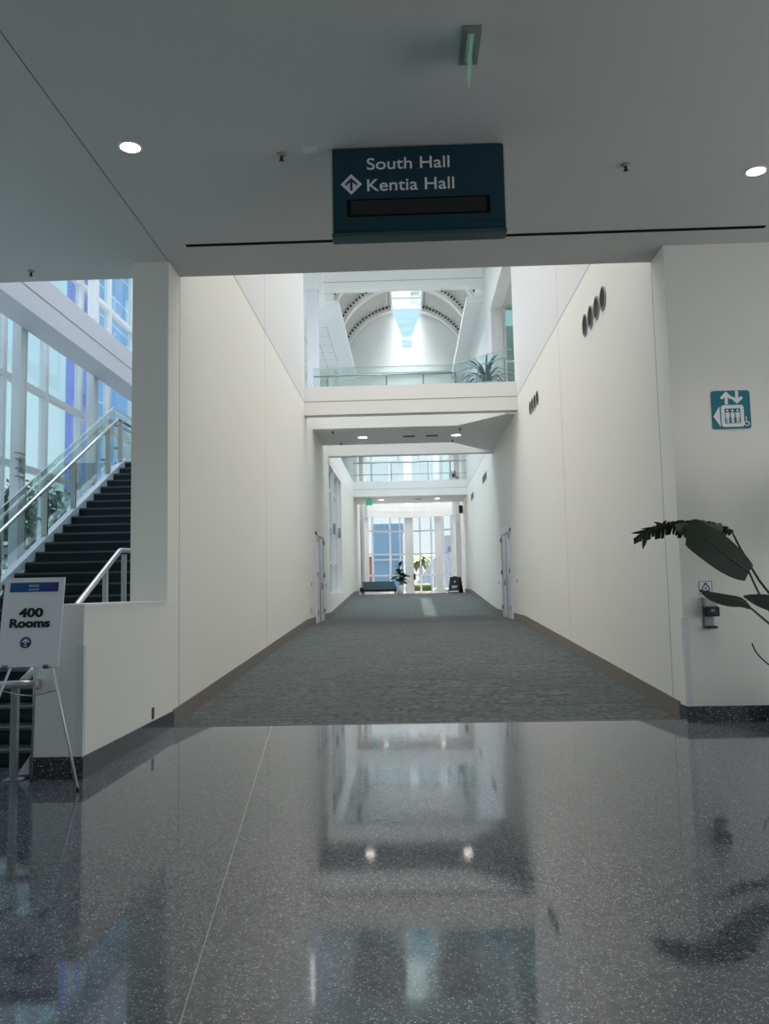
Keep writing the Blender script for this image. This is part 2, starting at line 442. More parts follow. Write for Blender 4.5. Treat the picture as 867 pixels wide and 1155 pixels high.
# ------------------------------------------------------------------ lobby shell
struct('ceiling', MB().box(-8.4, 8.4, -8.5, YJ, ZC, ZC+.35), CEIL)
struct('wall_front', MB().box(-8.4, 8.4, YJ-.2, YJ, ZC+.35, ZR), WHITE)
struct('wall_back', MB().box(-8.4, 8.4, -8.7, -8.5, 0, ZC), WALL)
struct('wall_lobby_right', MB().box(8.4, 8.6, -8.5, YP, 0, .3).box(8.4, 8.6, -8.5, YP, 4.6, ZC).box(8.4, 8.6, 8.4, YP, .3, 4.6).box(8.4, 8.6, -8.5, -6.4, .3, 4.6), WALL)
m = MB()
for k in range(9): m.box(8.45, 8.55, -6.4+k*1.85-.04, -6.4+k*1.85+.04, .3, 4.6)
for z in (.34, 2.4, 4.56): m.box(8.46, 8.54, -6.4, 8.4, z-.04, z+.04)
w = struct('window_8', m, WFRAME); part('window_glass', MB().box(8.49, 8.5, -6.4, 8.4, .3, 4.6), GLASSC, w, world=False)
struct('wall_lobby_left', MB().box(-8.4, -8.2, -8.5, 2.3, 0, ZC).box(-8.4, XG, 2.1, 2.3, 0, ZC), WALL)
struct('trim_7', MB().box(-2.756, -2.748, -8.5, YP, ZC-.0015, ZC), paint('ceiling_reveal', (.16, .16, .155), .8))
# long slot diffuser in the ceiling
m = MB().box(-2.43, 4.02, 9.17, 9.235, ZC-.004, ZC)
tag(link('slot_diffuser', m.mesh('slot_diffuser', VOID)), 'long black linear air slot running across the lobby ceiling', 'air vent')
# corner guards
for nm, x, y, z1, sx in (('trim_8', XL, 7.16, 1.10, 1), ('trim_9', XR, YP, 1.14, -1)):
    m = MB()
    xa, xb = (x-.05, x+.004) if sx > 0 else (x-.004, x+.06)
    m.box(xa, xb, y-.004, y-.0005, .185, z1); 
    m.box(x if sx > 0 else x-.004, x+.004 if sx > 0 else x, y, y+.05, .185, z1)
    struct(nm, m, paint('corner_guard', (.70, .71, .72), .25))

# ------------------------------------------------------------------ stair hall, landing, glass wall
struct('floor_landing', MB().box(-5.40, XLO, 15.43, 23, 3.83, 3.978), STEP)
struct('wall_stair_end', MB().box(XG, XLO, 22.9, 23.05, 0, ZB), WHITE)
struct('floor_gallery', MB().box(XG, XL-.3, 22.9, 49.4, ZB, ZD-.05), WHITE)
struct('ceiling_stair_hall', MB().box(XG-.2, XLO, YJ, 49.4, ZR, ZR+.2), WHITE)
struct('wall_gallery_side', MB().box(XL-.2, XL, YE+.25, 49.4, 9.8, ZR), WALL)
struct('wall_gallery_end', MB().box(XG, XL-.2, 49.2, 49.4, 0, ZR), WALL)
m = MB()
for k in range(1, 6): m.box(XG, XL-.2, 49.19, 49.2, ZD+k*1.1, ZD+k*1.1+.03)
for k in range(4): m.box(XG+.8+k*1.05, XG+.84+k*1.05, 49.188, 49.2, ZD, ZR)
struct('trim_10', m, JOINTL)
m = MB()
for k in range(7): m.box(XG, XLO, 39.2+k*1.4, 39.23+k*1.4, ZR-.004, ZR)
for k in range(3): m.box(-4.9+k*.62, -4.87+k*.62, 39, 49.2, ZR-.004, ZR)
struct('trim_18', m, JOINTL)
# beam with a soffit along the glass wall
m = MB().box(-6.80, -6.26, 6.0, 22.9, ZB, ZD)
struct('beam_stair_hall', m, paint('lilac_white_paint', (.73, .71, .79), .55))
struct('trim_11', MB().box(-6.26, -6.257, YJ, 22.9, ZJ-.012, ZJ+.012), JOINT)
# glass wall
MY = [16.46 + 1.77*k for k in range(-8, 19)]
TZ = [.05, .78, 2.36, 3.94, 5.52, 7.10, 8.47, 10.1, 11.7, 13.3]
m = MB()
for y in MY: m.box(XG-.07, XG+.07, y-.065, y+.065, 0, ZR)
for z in TZ: m.box(XG-.05, XG+.075, MY[0], 49.2, z-.055, z+.055)
w1 = struct('window_1', m, WFRAME)
g = MB().box(XG-.006, XG+.006, MY[0], 49.2, 0, ZR); part('window_glass', g, GLASSW, w1, world=False)
# steel columns just inside the glass, with clamp brackets
for k in range(-3, 6):
    y = 14.72 + 3.5*k
    c = struct('column', MB().box(-6.98, -6.82, y-.10, y+.10, 0, ZR).box(-7.0, -6.805, y+.10, y+.135, 0, ZR), WFRAME)
    if k < 3:
        b = MB()
        b.box(-6.82, -6.80, y-.12, y+.12, 3.73, 3.99, .004).box(-6.84, -6.76, y-.20, y-.06, 3.76, 3.80, .004).box(-6.84, -6.76, y-.20, y-.06, 3.92, 3.96, .004)
        b.lathe([(.045, -.10), (.045, .02)], (-6.77, y-.14, 3.86), 12, 'z').box(-6.88, -6.80, y-.16, y+.12, 4.06, 4.075).box(-6.88, -6.80, y-.16, y+.12, 3.64, 3.655)
        part('clamp_bracket', b, STEELD, c, world=False)

# staircase
SY0, ST, SR, NS = 7.679, .31, .153, 26
SX0, SX1 = -5.2, -3.25
stair = empty('staircase', (-4.2, SY0, 0), 'wide dark carpeted staircase climbing away behind the low cream wall', 'staircase')
sm = MB().box(SX0, SX1, 0, ST+.02, -.153+.03, 0).box(SX0, SX1, .02, ST+.02, -.30, -.12)
sme = sm.mesh('step', STEP)
nme = MB().box(SX0+.01, SX1, -.012, .035, -.022, .004).mesh('nosing', NOSE)
for i in range(NS):
    s_ = link('step', sme, parent=stair)
    s_.location = (4.2, i*ST, (i+1)*SR)
    n_ = link('nosing', nme, parent=s_)
def nose(y): return SR*(1 + (y-SY0)/ST)
ya, yb = SY0-.35, SY0 + (NS-1)*ST + .05
m = MB().prism([(ya, max(0, nose(ya)-.17)), (yb, nose(yb)-.17), (yb, nose(yb)+.05), (ya, nose(ya)+.05)], 'x', SX0-.10, SX0-.004)
part('stringer', m, paint('pale_blue_white_metal', (.74, .79, .90), .3), stair)
m = MB().prism([(SY0-.1, 0), (SY0+.3, 0), (yb, nose(yb)-.55), (yb, nose(yb)-.17), (SY0-.1, nose(SY0-.1)-.17)], 'x', SX0-.06, SX0-.005)
part('skirt_board', m, BROWN, stair)
m = MB().prism([(-3.36, .015), (-3.20, .03), (-3.184, .25), (-3.196, .25)], 'y', 7.28, 7.31)
part('stringer_end', m, WFRAME, stair)

# glass balustrade on the left of the stairs
bal = empty('glass_balustrade', (-5.3, 11, 1.8), 'clear glass balustrade with steel handrail sloping up the left side of the stairs', 'balustrade')
def hz(y): return 2.364 + .5402*(y-10.77)
def gz(y): return 2.682 + .5364*(y-10.961)
YT = 15.2
for y0, y1 in ((7.9, 9.3), (9.32, 10.72), (10.74, 12.12), (12.16, 13.14), (13.18, 14.66), (14.70, YT)):
    m = MB().prism([(y0, nose(y0)+.06), (y1, nose(y1)+.06), (y1, gz(y1)), (y0, gz(y0))], 'x', -5.352, -5.340)
    p_ = part('glass_panel', m, GLASSG, bal)
    e_ = MB().prism([(y0, gz(y0)), (y1, gz(y1)), (y1, gz(y1)+.012), (y0, gz(y0)+.012)], 'x', -5.354, -5.338)
    part('polished_edge', e_, paint('glass_edge', (.62, .80, .80), .2), p_)
m = MB().prism([(YT+.02, 4.05), (19.5, 4.05), (19.5, gz(YT)), (YT+.02, gz(YT))], 'x', -5.352, -5.340); p_ = part('glass_panel', m, GLASSG, bal)
part('polished_edge', MB().box(-5.354, -5.338, YT+.02, 19.5, gz(YT), gz(YT)+.012), paint('glass_edge', (.62, .80, .80), .2), p_)
hp = [(-5.25, y, hz(y)) for y in (8.1, 9.5, 11, 12.5, 14, 15.15)]
part('handrail', MB().tube(hp, .026, 12), STEEL, bal)
part('handrail', MB().tube([(-5.25, 15.15, hz(15.15)), (-5.25, 15.3, hz(15.15)+.01), (-5.25, 19.5, hz(15.15)+.01)], .028, 12), STEELD, bal)
for y in (9.3, 10.73, 12.13, 13.16, 14.68, 15.32, 16.6):
    zb, zt = (nose(y)+.055, hz(y)-.02) if y < 15.2 else (3.98, hz(15.15))
    q = part('post', MB().box(-5.30, -5.215, y-.022, y+.022, zb, zt, .004), STEEL, bal)
    for zc in (zb+.25, zt-.08): part('glass_clamp', MB().lathe([(0, -.04), (.022, -.04), (.022, .04), (0, .04)], (-5.325, y, zc), 12, 'x'), STEELD, q)

# right-hand stair handrail
rail = empty('stair_handrail', (-3.33, 7.165, 0), 'steel handrail on square posts behind the low wall, right side of stairs', 'handrail')
pts = [(-3.20, 9.95, 2.03), (-3.3, 9.80, 2.035), (-3.3, 9.66, 2.03), (-3.3, 9.58, 2.0), (-3.3, 8.42, 1.44), (-3.3, 7.40, .865), (-3.3, 7.22, .80)]
part('rail', MB().tube(pts, .03, 12), STEEL, rail)
part('rail_return', MB().tube([(-3.50, 7.12, .775), (-3.48, 7.12, .785), (-3.3, 7.115, .79), (-3.13, 7.11, .79)], .032, 12), STEEL, rail)
part('end_cap', MB().lathe([(0, -.016), (.045, -.016), (.045, .016), (0, .016)], (-3.118, 7.11, .79), 18, 'x'), STEELD, rail)
m = MB().box(-3.362, -3.306, 7.145, 7.20, .012, .77, .004)
part('post', m, STEELD, rail)
part('base_plate', MB().box(-3.40, -3.24, 7.11, 7.23, 0, .014, .003), STEELD, rail)
for y in (9.18, 9.78):
    part('post', MB().box(-3.325, -3.275, y-.025, y+.025, SR*(int((y-SY0)/ST)+1), (1.44+.59*(y-8.42)/1.16 if y < 9.5 else 2.01)-.02, .004), STEEL, rail)

# ------------------------------------------------------------------ atrium roof with skylight
m = MB()
m.box(XL-.4, -1.95, YJ, 31.2, ZR, ZR+.3).box(2.25, XR+.4, YJ, 31.2, ZR, ZR+.3)
m.box(-1.95, 2.25, YJ, 10.8, ZR, ZR+.3).box(-1.95, 2.25, 30.4, 31.2, ZR, ZR+.3)
struct('ceiling_atrium', m, WHITE)
m = MB()
for k in range(9): m.box(-1.95, 2.25, 10.8+k*2.45-.05, 10.8+k*2.45+.05, ZR+.05, ZR+.25)
struct('window_2', m, WFRAME)
part('window_glass', MB().box(-1.95, 2.25, 10.8, 30.4, ZR+.26, ZR+.29), paint('frosted_skylight', (.8, .85, .88), .5), bpy.data.objects['window_2'], world=False)

# ------------------------------------------------------------------ first bridge
m = MB().box(XL, XR, YB0, YB0+.34, ZB, ZD); struct('beam_bridge_front', m, paint('off_white_paint', (.80, .79, .765), .55))
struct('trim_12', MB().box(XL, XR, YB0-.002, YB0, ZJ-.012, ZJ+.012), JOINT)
m = MB()
m.prism([(XL, 24.76), (1.50, 24.76), (2.75, 23.3), (XR, 23.3), (XR, 29.4), (2.77, 29.4), (1.52, 27.6), (XL, 27.6)], 'z', ZB, ZD-.06)
struct('floor_bridge', m, WHITE)
struct('beam_bridge_back', MB().box(XL, XR, YB1-.05, YB1+.3, ZB-.06, ZD), WHITE)
bg = empty('bridge_balustrade', (0, 24.8, ZD-.06), 'glass balustrade along the front of the first footbridge', 'balustrade')
run = [(XL+.03, 24.80), (-.6, 24.80), (1.46, 24.80), (2.75, 23.34), (XR-.02, 23.34)]
for (ax, ay), (bx, by) in zip(run, run[1:]):
    a, b = Vector((ax, ay)), Vector((bx, by)); d = (b-a).normalized(); c = (a+b)/2; h = (b-a).length/2-.01
    p_ = part('glass_panel', MB().obox(c, d, h, .007, ZD-.06, 8.15), GLASSG, bg)
    part('top_edge', MB().obox(c, d, h, .009, 8.15, 8.172), paint('rail_edge', (.45, .55, .54), .3), p_)
part('handrail', MB().tube([(x, y+.07, 7.93) for x, y in run[:3]], .026), STEELD, bg)
part('handrail', MB().tube([(x-.03, y+.07, 7.93) for x, y in run[2:]], .018), STEELD, bg)
for x, y in ((-2.3, 24.86), (-.55, 24.86), (.55, 24.86), (1.5, 24.84), (2.12, 24.13), (2.8, 23.42)):
    part('post', MB().box(x-.022, x+.022, y-.02, y+.02, ZD-.06, 7.93), STEELD, bg)

def downlight(loc, r, mat, trim, label, group=None, drop=.0):
    o = empty('downlight', loc, label, 'ceiling light', group)
    part('trim_ring', ring(MB(), circ(loc[0], loc[1], r*1.25, 28), circ(loc[0], loc[1], r, 28), 'z', loc[2]-.008, loc[2]), trim, o)
    part('lamp_lens', MB().lathe([(0, -.004), (r, -.004), (r, -.001), (0, -.001)], loc, 28), mat, o)
    return o
RINGM = paint('downlight_ring', (.75, .74, .72), .4)
downlight((-1.36, 26.3, ZB), .14, LAMPS, RINGM, 'left glowing downlight under the nearer footbridge', 'downlights under the first footbridge')
downlight((1.56, 26.3, ZB), .14, LAMPS, RINGM, 'right glowing downlight under the nearer footbridge', 'downlights under the first footbridge')
downlight((-1.38, 44.6, ZB), .13, LAMPS, RINGM, 'left glowing downlight under the farther footbridge', 'downlights under the second footbridge')
downlight((1.56, 44.6, ZB), .13, LAMPS, RINGM, 'right glowing downlight under the farther footbridge', 'downlights under the second footbridge')
def soffit_vent(loc, lab):
    o = empty('ceiling_vent', loc, lab, 'air vent', 'air vents under the footbridges')
    part('frame', MB().box(loc[0]-.19, loc[0]+.19, loc[1]-.1, loc[1]+.1, loc[2]-.008, loc[2]), VENT, o)
    s = MB()
    for k in range(5): s.box(loc[0]-.17, loc[0]+.17, loc[1]-.08+k*.036, loc[1]-.062+k*.036, loc[2]-.012, loc[2]-.008)
    part('slats', s, DARKGRILLE, o)
soffit_vent((.09, 26.3, ZB), 'dark air vent in middle of the nearer footbridge soffit, left of a second vent')
soffit_vent((.81, 26.3, ZB), 'dark air vent beside the right downlight under the nearer footbridge')
soffit_vent((.585, 44.7, ZB), 'small dark air vent under the farther footbridge')
def sprinkler(loc, label, group, s=1.):
    o = empty('sprinkler', loc, label, 'sprinkler', group)
    part('escutcheon', MB().lathe([(0, 0), (.045*s, 0), (.040*s, -.012*s), (.02*s, -.02*s), (0, -.02*s)], loc, 18), paint('escutcheon', (.30, .30, .29), .4), o)
    part('head', MB().lathe([(0, -.018*s), (.014*s, -.018*s), (.012*s, -.05*s), (.024*s, -.055*s), (.024*s, -.06*s), (0, -.062*s)], loc, 14), BLACK, o)
    return o
for k, (x, y, lab) in enumerate(((-2.2, 25.2, 'small sprinkler at near left corner of the nearer footbridge soffit'), (-2.1, 27.2, 'small sprinkler at far left corner of the nearer footbridge soffit'),
                  (1.62, 25.2, 'small sprinkler at near right corner of the nearer footbridge soffit'), (1.5, 27.2, 'small sprinkler at far right corner of the nearer footbridge soffit'))):
    sprinkler((x, y, ZB), lab, 'sprinklers under the first footbridge', 1.2)

# strappy plant on the bridge
def strap_plant(name, base, label, h, rad, n, leafmat, pot_h, pot_r, cat='plant', width=.05):
    o = empty(name, base, label, cat)
    bx, by, bz = base
    part('pot', MB().lathe([(0, 0), (pot_r*.75, 0), (pot_r, pot_h), (pot_r*.9, pot_h), (pot_r*.85, pot_h-.04), (0, pot_h-.04)], base, 24), POTW, o)
    rnd = random.Random(name + label); m = MB()
    for i in range(n):
        a = rnd.uniform(0, 2*PI); el = rnd.uniform(.25, 1.45); L = h*rnd.uniform(.75, 1.15); w = width*rnd.uniform(.7, 1.2)
        d = Vector((math.cos(a), math.sin(a), 0)); sd = Vector((-d.y, d.x, 0))
        rows = []
        for k in range(8):
            t = k/7; ang = el - t*t*1.5*(1.4-el*.5)
            if k == 0: p = Vector((bx, by, bz+pot_h-.02)) + d*.02
            else: p = p + (d*math.cos(ang)*rad + Vector((0, 0, math.sin(ang))))*(L/7)
            ww = w*(.5+1.4*t)*(1-t)**.6 + .003
            rows.append([tuple(p - sd*ww), tuple(p + Vector((0, 0, -ww*.25))), tuple(p + sd*ww)])
        m.grid(rows)
    part('foliage', m, leafmat, o, recalc=False)
    return o
strap_plant('potted_plant', (2.45, 25.2, ZD-.06), 'dark strappy potted plant behind the glass on the upper footbridge', .95, 1.0, 70, LEAF, .66, .2, width=.04)

# ------------------------------------------------------------------ upper right recess
struct('ceiling_recess', MB().box(XR+.4, 6.0, 22.6, 29.2, 11.24, 11.5), paint('recess_soffit', (.55, .56, .55), .7))
struct('floor_recess', MB().box(XR+.4, 6.0, 22.6, 29.2, ZD-.25, ZD-.06), CARPET)
struct('wall_recess_side', MB().box(XR+.4, 3.48, 28.9, 29.2, ZD-.06, 11.24).box(5.9, 6.1, 22.6, 29.2, ZD-.06, 11.24).box(XR+.4, 6.0, 22.6, 22.8, ZD-.06, 11.24), WALL)
m = MB()
m.box(3.48, 3.54, 28.9, 28.98, ZD-.06, 11.24).box(4.6, 4.66, 28.9, 28.98, ZD-.06, 11.24).box(3.54, 5.9, 28.9, 28.98, ZD+2.2, ZD+2.26)
w = struct('window_3', m, WFRAME); part('window_glass', MB().box(3.54, 5.9, 28.93, 28.945, ZD-.06, 11.24), GLASSD, w, world=False)
struct('wall_recess_back', MB().box(XR+.4, 6.0, 31.0, 31.2, ZD-.06, 11.24), paint('green_grey_wall', (.52, .60, .56), .6))

# ------------------------------------------------------------------ vault
struct('beam_cross', MB().box(XL-.3, XR, 31.2, 31.6, 12.90, ZR+.3), WHITE)
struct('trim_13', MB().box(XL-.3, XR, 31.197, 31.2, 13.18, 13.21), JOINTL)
struct('beam_vault_left', MB().box(-2.98, -2.45, 31.6, YE, 12.40, 12.62).box(-3.15, -2.98, 31.6, YE, 12.40, 14.6), WHITE)
struct('beam_vault_right', MB().box(2.40, XR, 31.6, YE, 12.40, 12.62), WHITE)
struct('column_gallery', MB().box(-3.55, -3.13, 30.33, 30.72, ZD-.05, ZR), paint('lilac_white_paint_2', (.76, .77, .84), .5))
struct('beam_gallery', MB().box(XG, XL-.3, 30.3, 30.8, 12.6, ZR), WHITE)
struct('trim_14', MB().box(-4.35, -4.05, 47.4, 47.8, ZD-.05, ZR), WALL)
VC, VH, VS, VR_ = .05, 2.97, 14.03, 1.92      # centre x, half width, springing z, rise
RAD = (VH**2 + VR_**2)/(2*VR_); VCZ = VS + VR_ - RAD
TA = math.asin(VH/RAD)
def arc(r, t): return (VC + r*math.sin(t), VCZ + r*math.cos(t))
SKX0, SKX1 = -.545, .885
t0, t1 = math.asin((SKX0-VC)/RAD), math.asin((SKX1-VC)/RAD)
# corrugated decking between the ribs
m = MB(); nf = 34
for a, b in ((-TA, t0), (t1, TA)):
    rows = []
    for k in range(nf*4+1):
        t = a + (b-a)*k/(nf*4); rr = RAD + .22 + (.05 if (k//2) % 2 else .0)
        x, z = arc(rr, t)
        rows.append([(x, 31.6, z), (x, YE, z)])
    m.grid(rows, smooth=False)
    rows = []
    for k in range(25):
        t = a + (b-a)*k/24; x, z = arc(RAD+.36, t); rows.append([(x, 31.6, z), (x, YE, z)])
    m.grid(rows)
struct('ceiling_vault', m, DECK)
def arch_rib(y0, y1, r0, r1, a, b, mb, n=28):
    o = [arc(r1, a + (b-a)*k/n) for k in range(n+1)]; i_ = [arc(r0, a + (b-a)*k/n) for k in range(n+1)]
    mb.prism(o + i_[::-1], 'y', y0, y1)
for k, y in enumerate((32.3, 35.7, 39.2, 42.55)):
    m = MB()
    for a, b in ((-TA, t0), (t1, TA)):
        arch_rib(y, y+.3, RAD, RAD+.24, a, b, m); arch_rib(y-.08, y+.38, RAD-.05, RAD, a, b, m)
    struct('beam_rib', m, WHITE)
    s = MB()
    for a, b in ((-TA, t0), (t1, TA)):
        for j in range(17):
            t = a + (b-a)*(j+.35)/17; arch_rib(y-.014, y+.001, RAD+.12, RAD+.245, t, t+(b-a)/17*.55, s, 2)
    struct('trim_15', s, VENT)
# skylight strip along the crown
m = MB()
zk = arc(RAD, t0)[1]; zk2 = arc(RAD, t1)[1]
m.box(SKX0-.10, SKX0, 31.6, YE, zk-.02, 16.35).box(SKX1, SKX1+.10, 31.6, YE, zk2-.02, 16.35)
for k in range(9): m.box(SKX0, SKX1, 31.7+k*1.38, 31.7+k*1.38+.30, 16.12, 16.3)
w = struct('window_4', m, WHITE)
part('window_glass', MB().box(SKX0, .38, 31.6, YE, 16.3, 16.32).box(.82, SKX1, 31.6, YE, 16.3, 16.32), FROST, w, world=False)
_bars = MB()
for k in range(8): _bars.box(.36, .84, 32.35+k*1.38, 32.35+k*1.38+.55, 16.12, 16.28)
part('shading_bars', _bars, WHITE, w, world=False)
part('clear_pane', MB().box(.38, .82, 31.6, YE, 16.3, 16.32), GLASSC, w, world=False)
# end wall with the notched window
n = 28
top = [arc(RAD+.3, -TA*1.0 + 2.0*TA*k/n) for k in range(n+1)]
V = [(-.53, 15.80), (-.10, 14.54), (-.10, 14.01), (.40, 14.01), (.40, 14.54), (.885, 15.76)]
tl = [p for p in top if p[0] < -.53]; tr = [p for p in top if p[0] > .885]
poly = [(-3.4, 9.7), (-3.4, 14.2)] + tl + [(-.53, 16.3)] + V + [(.885, 16.3)] + tr + [(3.45, 14.2), (3.45, 9.7)]
struct('wall_end', MB().prism(poly, 'y', YE, YE+.25), WHITE)
struct('trim_16', MB().box(-2.45, 2.40, YE-.12, YE, 12.70, 12.78), WHITE)
w = struct('window_5', MB().box(-.10, .40, YE+.05, YE+.2, 14.50, 14.57).box(-.10, .40, YE+.05, YE+.2, 13.98, 14.01).prism([(-.53, 15.80), (-.50, 15.80), (-.07, 14.54), (-.10, 14.54)], 'y', YE+.05, YE+.2).prism([(.885, 15.76), (.855, 15.76), (.37, 14.54), (.40, 14.54)], 'y', YE+.05, YE+.2), WFRAME)
part('window_glass', MB().prism([(-.53, 16.3), (-.53, 15.80), (-.10, 14.54), (-.10, 14.01), (.40, 14.01), (.40, 14.54), (.885, 15.76), (.885, 16.3)], 'y', YE+.12, YE+.13), thin_glass('tinted_skylight_2', (.88, .95, .96), .05), w, world=False)

# ------------------------------------------------------------------ second bridge
struct('beam_second_bridge', MB().box(XL, XR, YE, YE+.35, ZB, ZD), WHITE)
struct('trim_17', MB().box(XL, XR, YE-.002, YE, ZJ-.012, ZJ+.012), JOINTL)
struct('floor_second_bridge', MB().box(XL, XR, YE+.35, 46.6, ZB, ZD-.06), WHITE)
bg2 = empty('bridge_balustrade', (0, YE+.1, ZD), 'glass balustrade with dark rails on top of the farther footbridge', 'balustrade')
for a, b in ((XL, -.8), (-.8, 1.1), (1.1, XR)):
    part('glass_panel', MB().box(a+.01, b-.01, YE+.095, YE+.105, ZD, ZD+1.05), thin_glass('clear_balustrade_glass', (.95, .985, .98), .05), bg2)
part('handrail', MB().tube([(XL+.02, YE+.2, ZD+.98), (XR-.02, YE+.2, ZD+.98)], .03), STEELD, bg2)
part('lower_rail', MB().tube([(XL+.02, YE+.2, ZD+.36), (XR-.02, YE+.2, ZD+.36)], .018), STEELD, bg2)
for x in (-1.8, -.8, 1.1, 2.2): part('post', MB().box(x-.02, x+.02, YE+.18, YE+.22, ZD, ZD+.98), STEELD, bg2)
strap_plant('potted_plant', (2.45, 44.2, ZD-.06), 'small dark plant at the right end of the farther footbridge', .55, .7, 24, LEAF, .3, .16, width=.04)

# ------------------------------------------------------------------ glazed bay at the far end
BC, BR = (.1, 47.0), 3.5
def bay(x, r=BR):
    s = (x-BC[0])/BR; t = math.asin(max(-1, min(1, s)))
    return Vector((BC[0] + r*math.sin(t), BC[1] + r*math.cos(t))), Vector((math.cos(t), -math.sin(t)))
m = MB()
TB = [1.44, 2.43, 3.67, 5.03, 6.4, 7.75, 9.1]
for x in (-2.1, -1.08, -.5, .685, 1.35, 2.52):
    p, u = bay(x); m.obox(p, u, .04, .06, 1.36, 9.8)
xs = [BC[0] + BR*math.sin(-.98 + 1.98*k/24) for k in range(25)]
for z in TB:
    for a, b in zip(xs, xs[1:]):
        pa, _ = bay(a); pb, _ = bay(b)
        m.obox((pa+pb)/2, pb-pa, (pb-pa).length/2, .045, z-.045, z+.045)
w = struct('window_6', m, WFRAME)
m = MB(); m.grid([[(*bay(x)[0], 1.4), (*bay(x)[0], 9.8)] for x in xs])
part('window_glass', m, GLASSC, w, world=False)
m = MB()
for x, hw in ((-2.75, .21), (.02, .25), (1.945, .22), (2.98, .12)):
    p, u = bay(x, 3.25); m.obox(p, u, hw, .17, 1.36, 9.8)
struct('column_bay', m, WFRAME)
m = MB()
for z0, z1, r0, r1 in ((5.80, 6.55, 2.9, 3.12), (6.13, 6.155, 2.89, 2.9)):
    ins = [tuple(bay(x, r0)[0]) for x in xs]; out = [tuple(bay(x, r1)[0]) for x in xs]
    m.prism(ins + out[::-1], 'z', z0, z1)
struct('beam_bay_ring', m, WHITE)
struct('ceiling_bay', MB().box(-4.2, 4.4, YE+.25, 52.0, 9.8, 10.0), WHITE)
# side window of the far corridor
m = MB()
for y in (29.7, 30.9, 32.3, 33.7, 35.05): m.box(XL-.25, XL-.13, y-.05, y+.05, 1.47, 6.05)
for z in (1.5, 2.6, 3.95, 5.3): m.box(XL-.25, XL-.13, 29.65, 35.1, z-.04, z+.04)
w = struct('window_7', m, WFRAME); part('window_glass', MB().box(XL-.195, XL-.185, 29.65, 35.1, 1.47, 6.05), GLASSC, w, world=False)
for y in (31.6, 33.9):
    c = struct('column_side_window', MB().box(XL-.12, XL-.02, y-.06, y+.06, 1.47, 6.05), WFRAME)
    b = MB().box(XL-.04, XL+.06, y-.14, y+.14, 3.82, 3.90, .005).box(XL-.04, XL+.05, y-.10, y+.02, 3.66, 4.06, .005)
    part('clamp_bracket', b, STEELD, c, world=False)

# ------------------------------------------------------------------ doors
def double_door(name, x, sgn, y0, y1, z0, z1):
    fx = lambda a, b: (min(x+sgn*a, x+sgn*b), max(x+sgn*a, x+sgn*b))
    m = MB(); A = fx(-.02, .045)
    m.box(*A, y0, y0+.10, z0-.02, z1).box(*A, y1-.10, y1, z0-.02, z1).box(*A, y0, y1, z1-.09, z1)
    d = struct(name, m, paint('lilac_grey_door_frame', (.70, .70, .76), .4))
    mid = (y0+y1)/2; L = fx(-.01, .02)
    for a, b in ((y0+.105, mid-.008), (mid+.008, y1-.105)):
        lf = part('door_leaf', MB().box(*L, a, b, z0, z1-.1, .004), paint('lilac_grey_door', (.66, .66, .71), .4), d, world=False)
        hy = b-.09 if a < mid-.2 and b < mid+.01 else a+.09
        h = fx(.035, .095)
        part('door_handle', MB().tube([(x+sgn*.035, hy, z0+1.0), (x+sgn*.09, hy, z0+1.0), (x+sgn*.09, hy, z0+1.16), (x+sgn*.035, hy, z0+1.16)], .014, 8), STEELD, lf, world=False)
        hy2 = a if a < mid-.2 and b < mid+.01 else b
        hx = fx(.03, .085)
        for z in (z0+.25, z0+1.35, z1-.3): part('hinge', MB().box(*hx, hy2-.03, hy2+.03, z, z+.13), STEELD, lf, world=False)
    g = fx(-.005, .03); part('centre_gap', MB().box(*g, mid-.008, mid+.008, z0, z1-.1), VOID, d, world=False)
double_door('door_1', XL, 1, 25.05, 27.15, .62, 3.31)
double_door('door_2', XR, -1, 25.25, 27.65, .62, 3.30)
def wall_plate(x, sgn, y, z, lab, h=.11, w=.07):
    a, b = sorted((x, x+sgn*.012))
    o = link('wall_plate', MB().box(a, b, y-w/2, y+w/2, z-h/2, z+h/2, .003).mesh('wall_plate', paint('grey_wall_plate', (.25, .25, .25), .5)))
    tag(o, lab, 'wall plate', 'small wall plates beside the corridor doors')
wall_plate(XL, 1, 23.9, 1.75, 'small dark plate on the left wall before the double door')
wall_plate(XL, 1, 28.1, 1.75, 'small dark plate on the left wall just past the double door')
wall_plate(XL, 1, 23.8, 1.0, 'low dark outlet plate on the left wall before the double door', .2, .09)
wall_plate(XR, -1, 24.1, 1.72, 'small dark plate on the right wall before the double door')
wall_plate(XR, -1, 29.0, 1.72, 'small dark plate on the right wall just past the double door')
# upright outlet cover on the low wall
o = link('wall_outlet', MB().box(XL, XL+.012, 9.075, 9.14, .205, .325, .003).mesh('wall_outlet', paint('bronze_cover', (.10, .085, .075), .5)))
tag(o, 'narrow dark outlet cover low on the cream wall above the granite base', 'outlet')

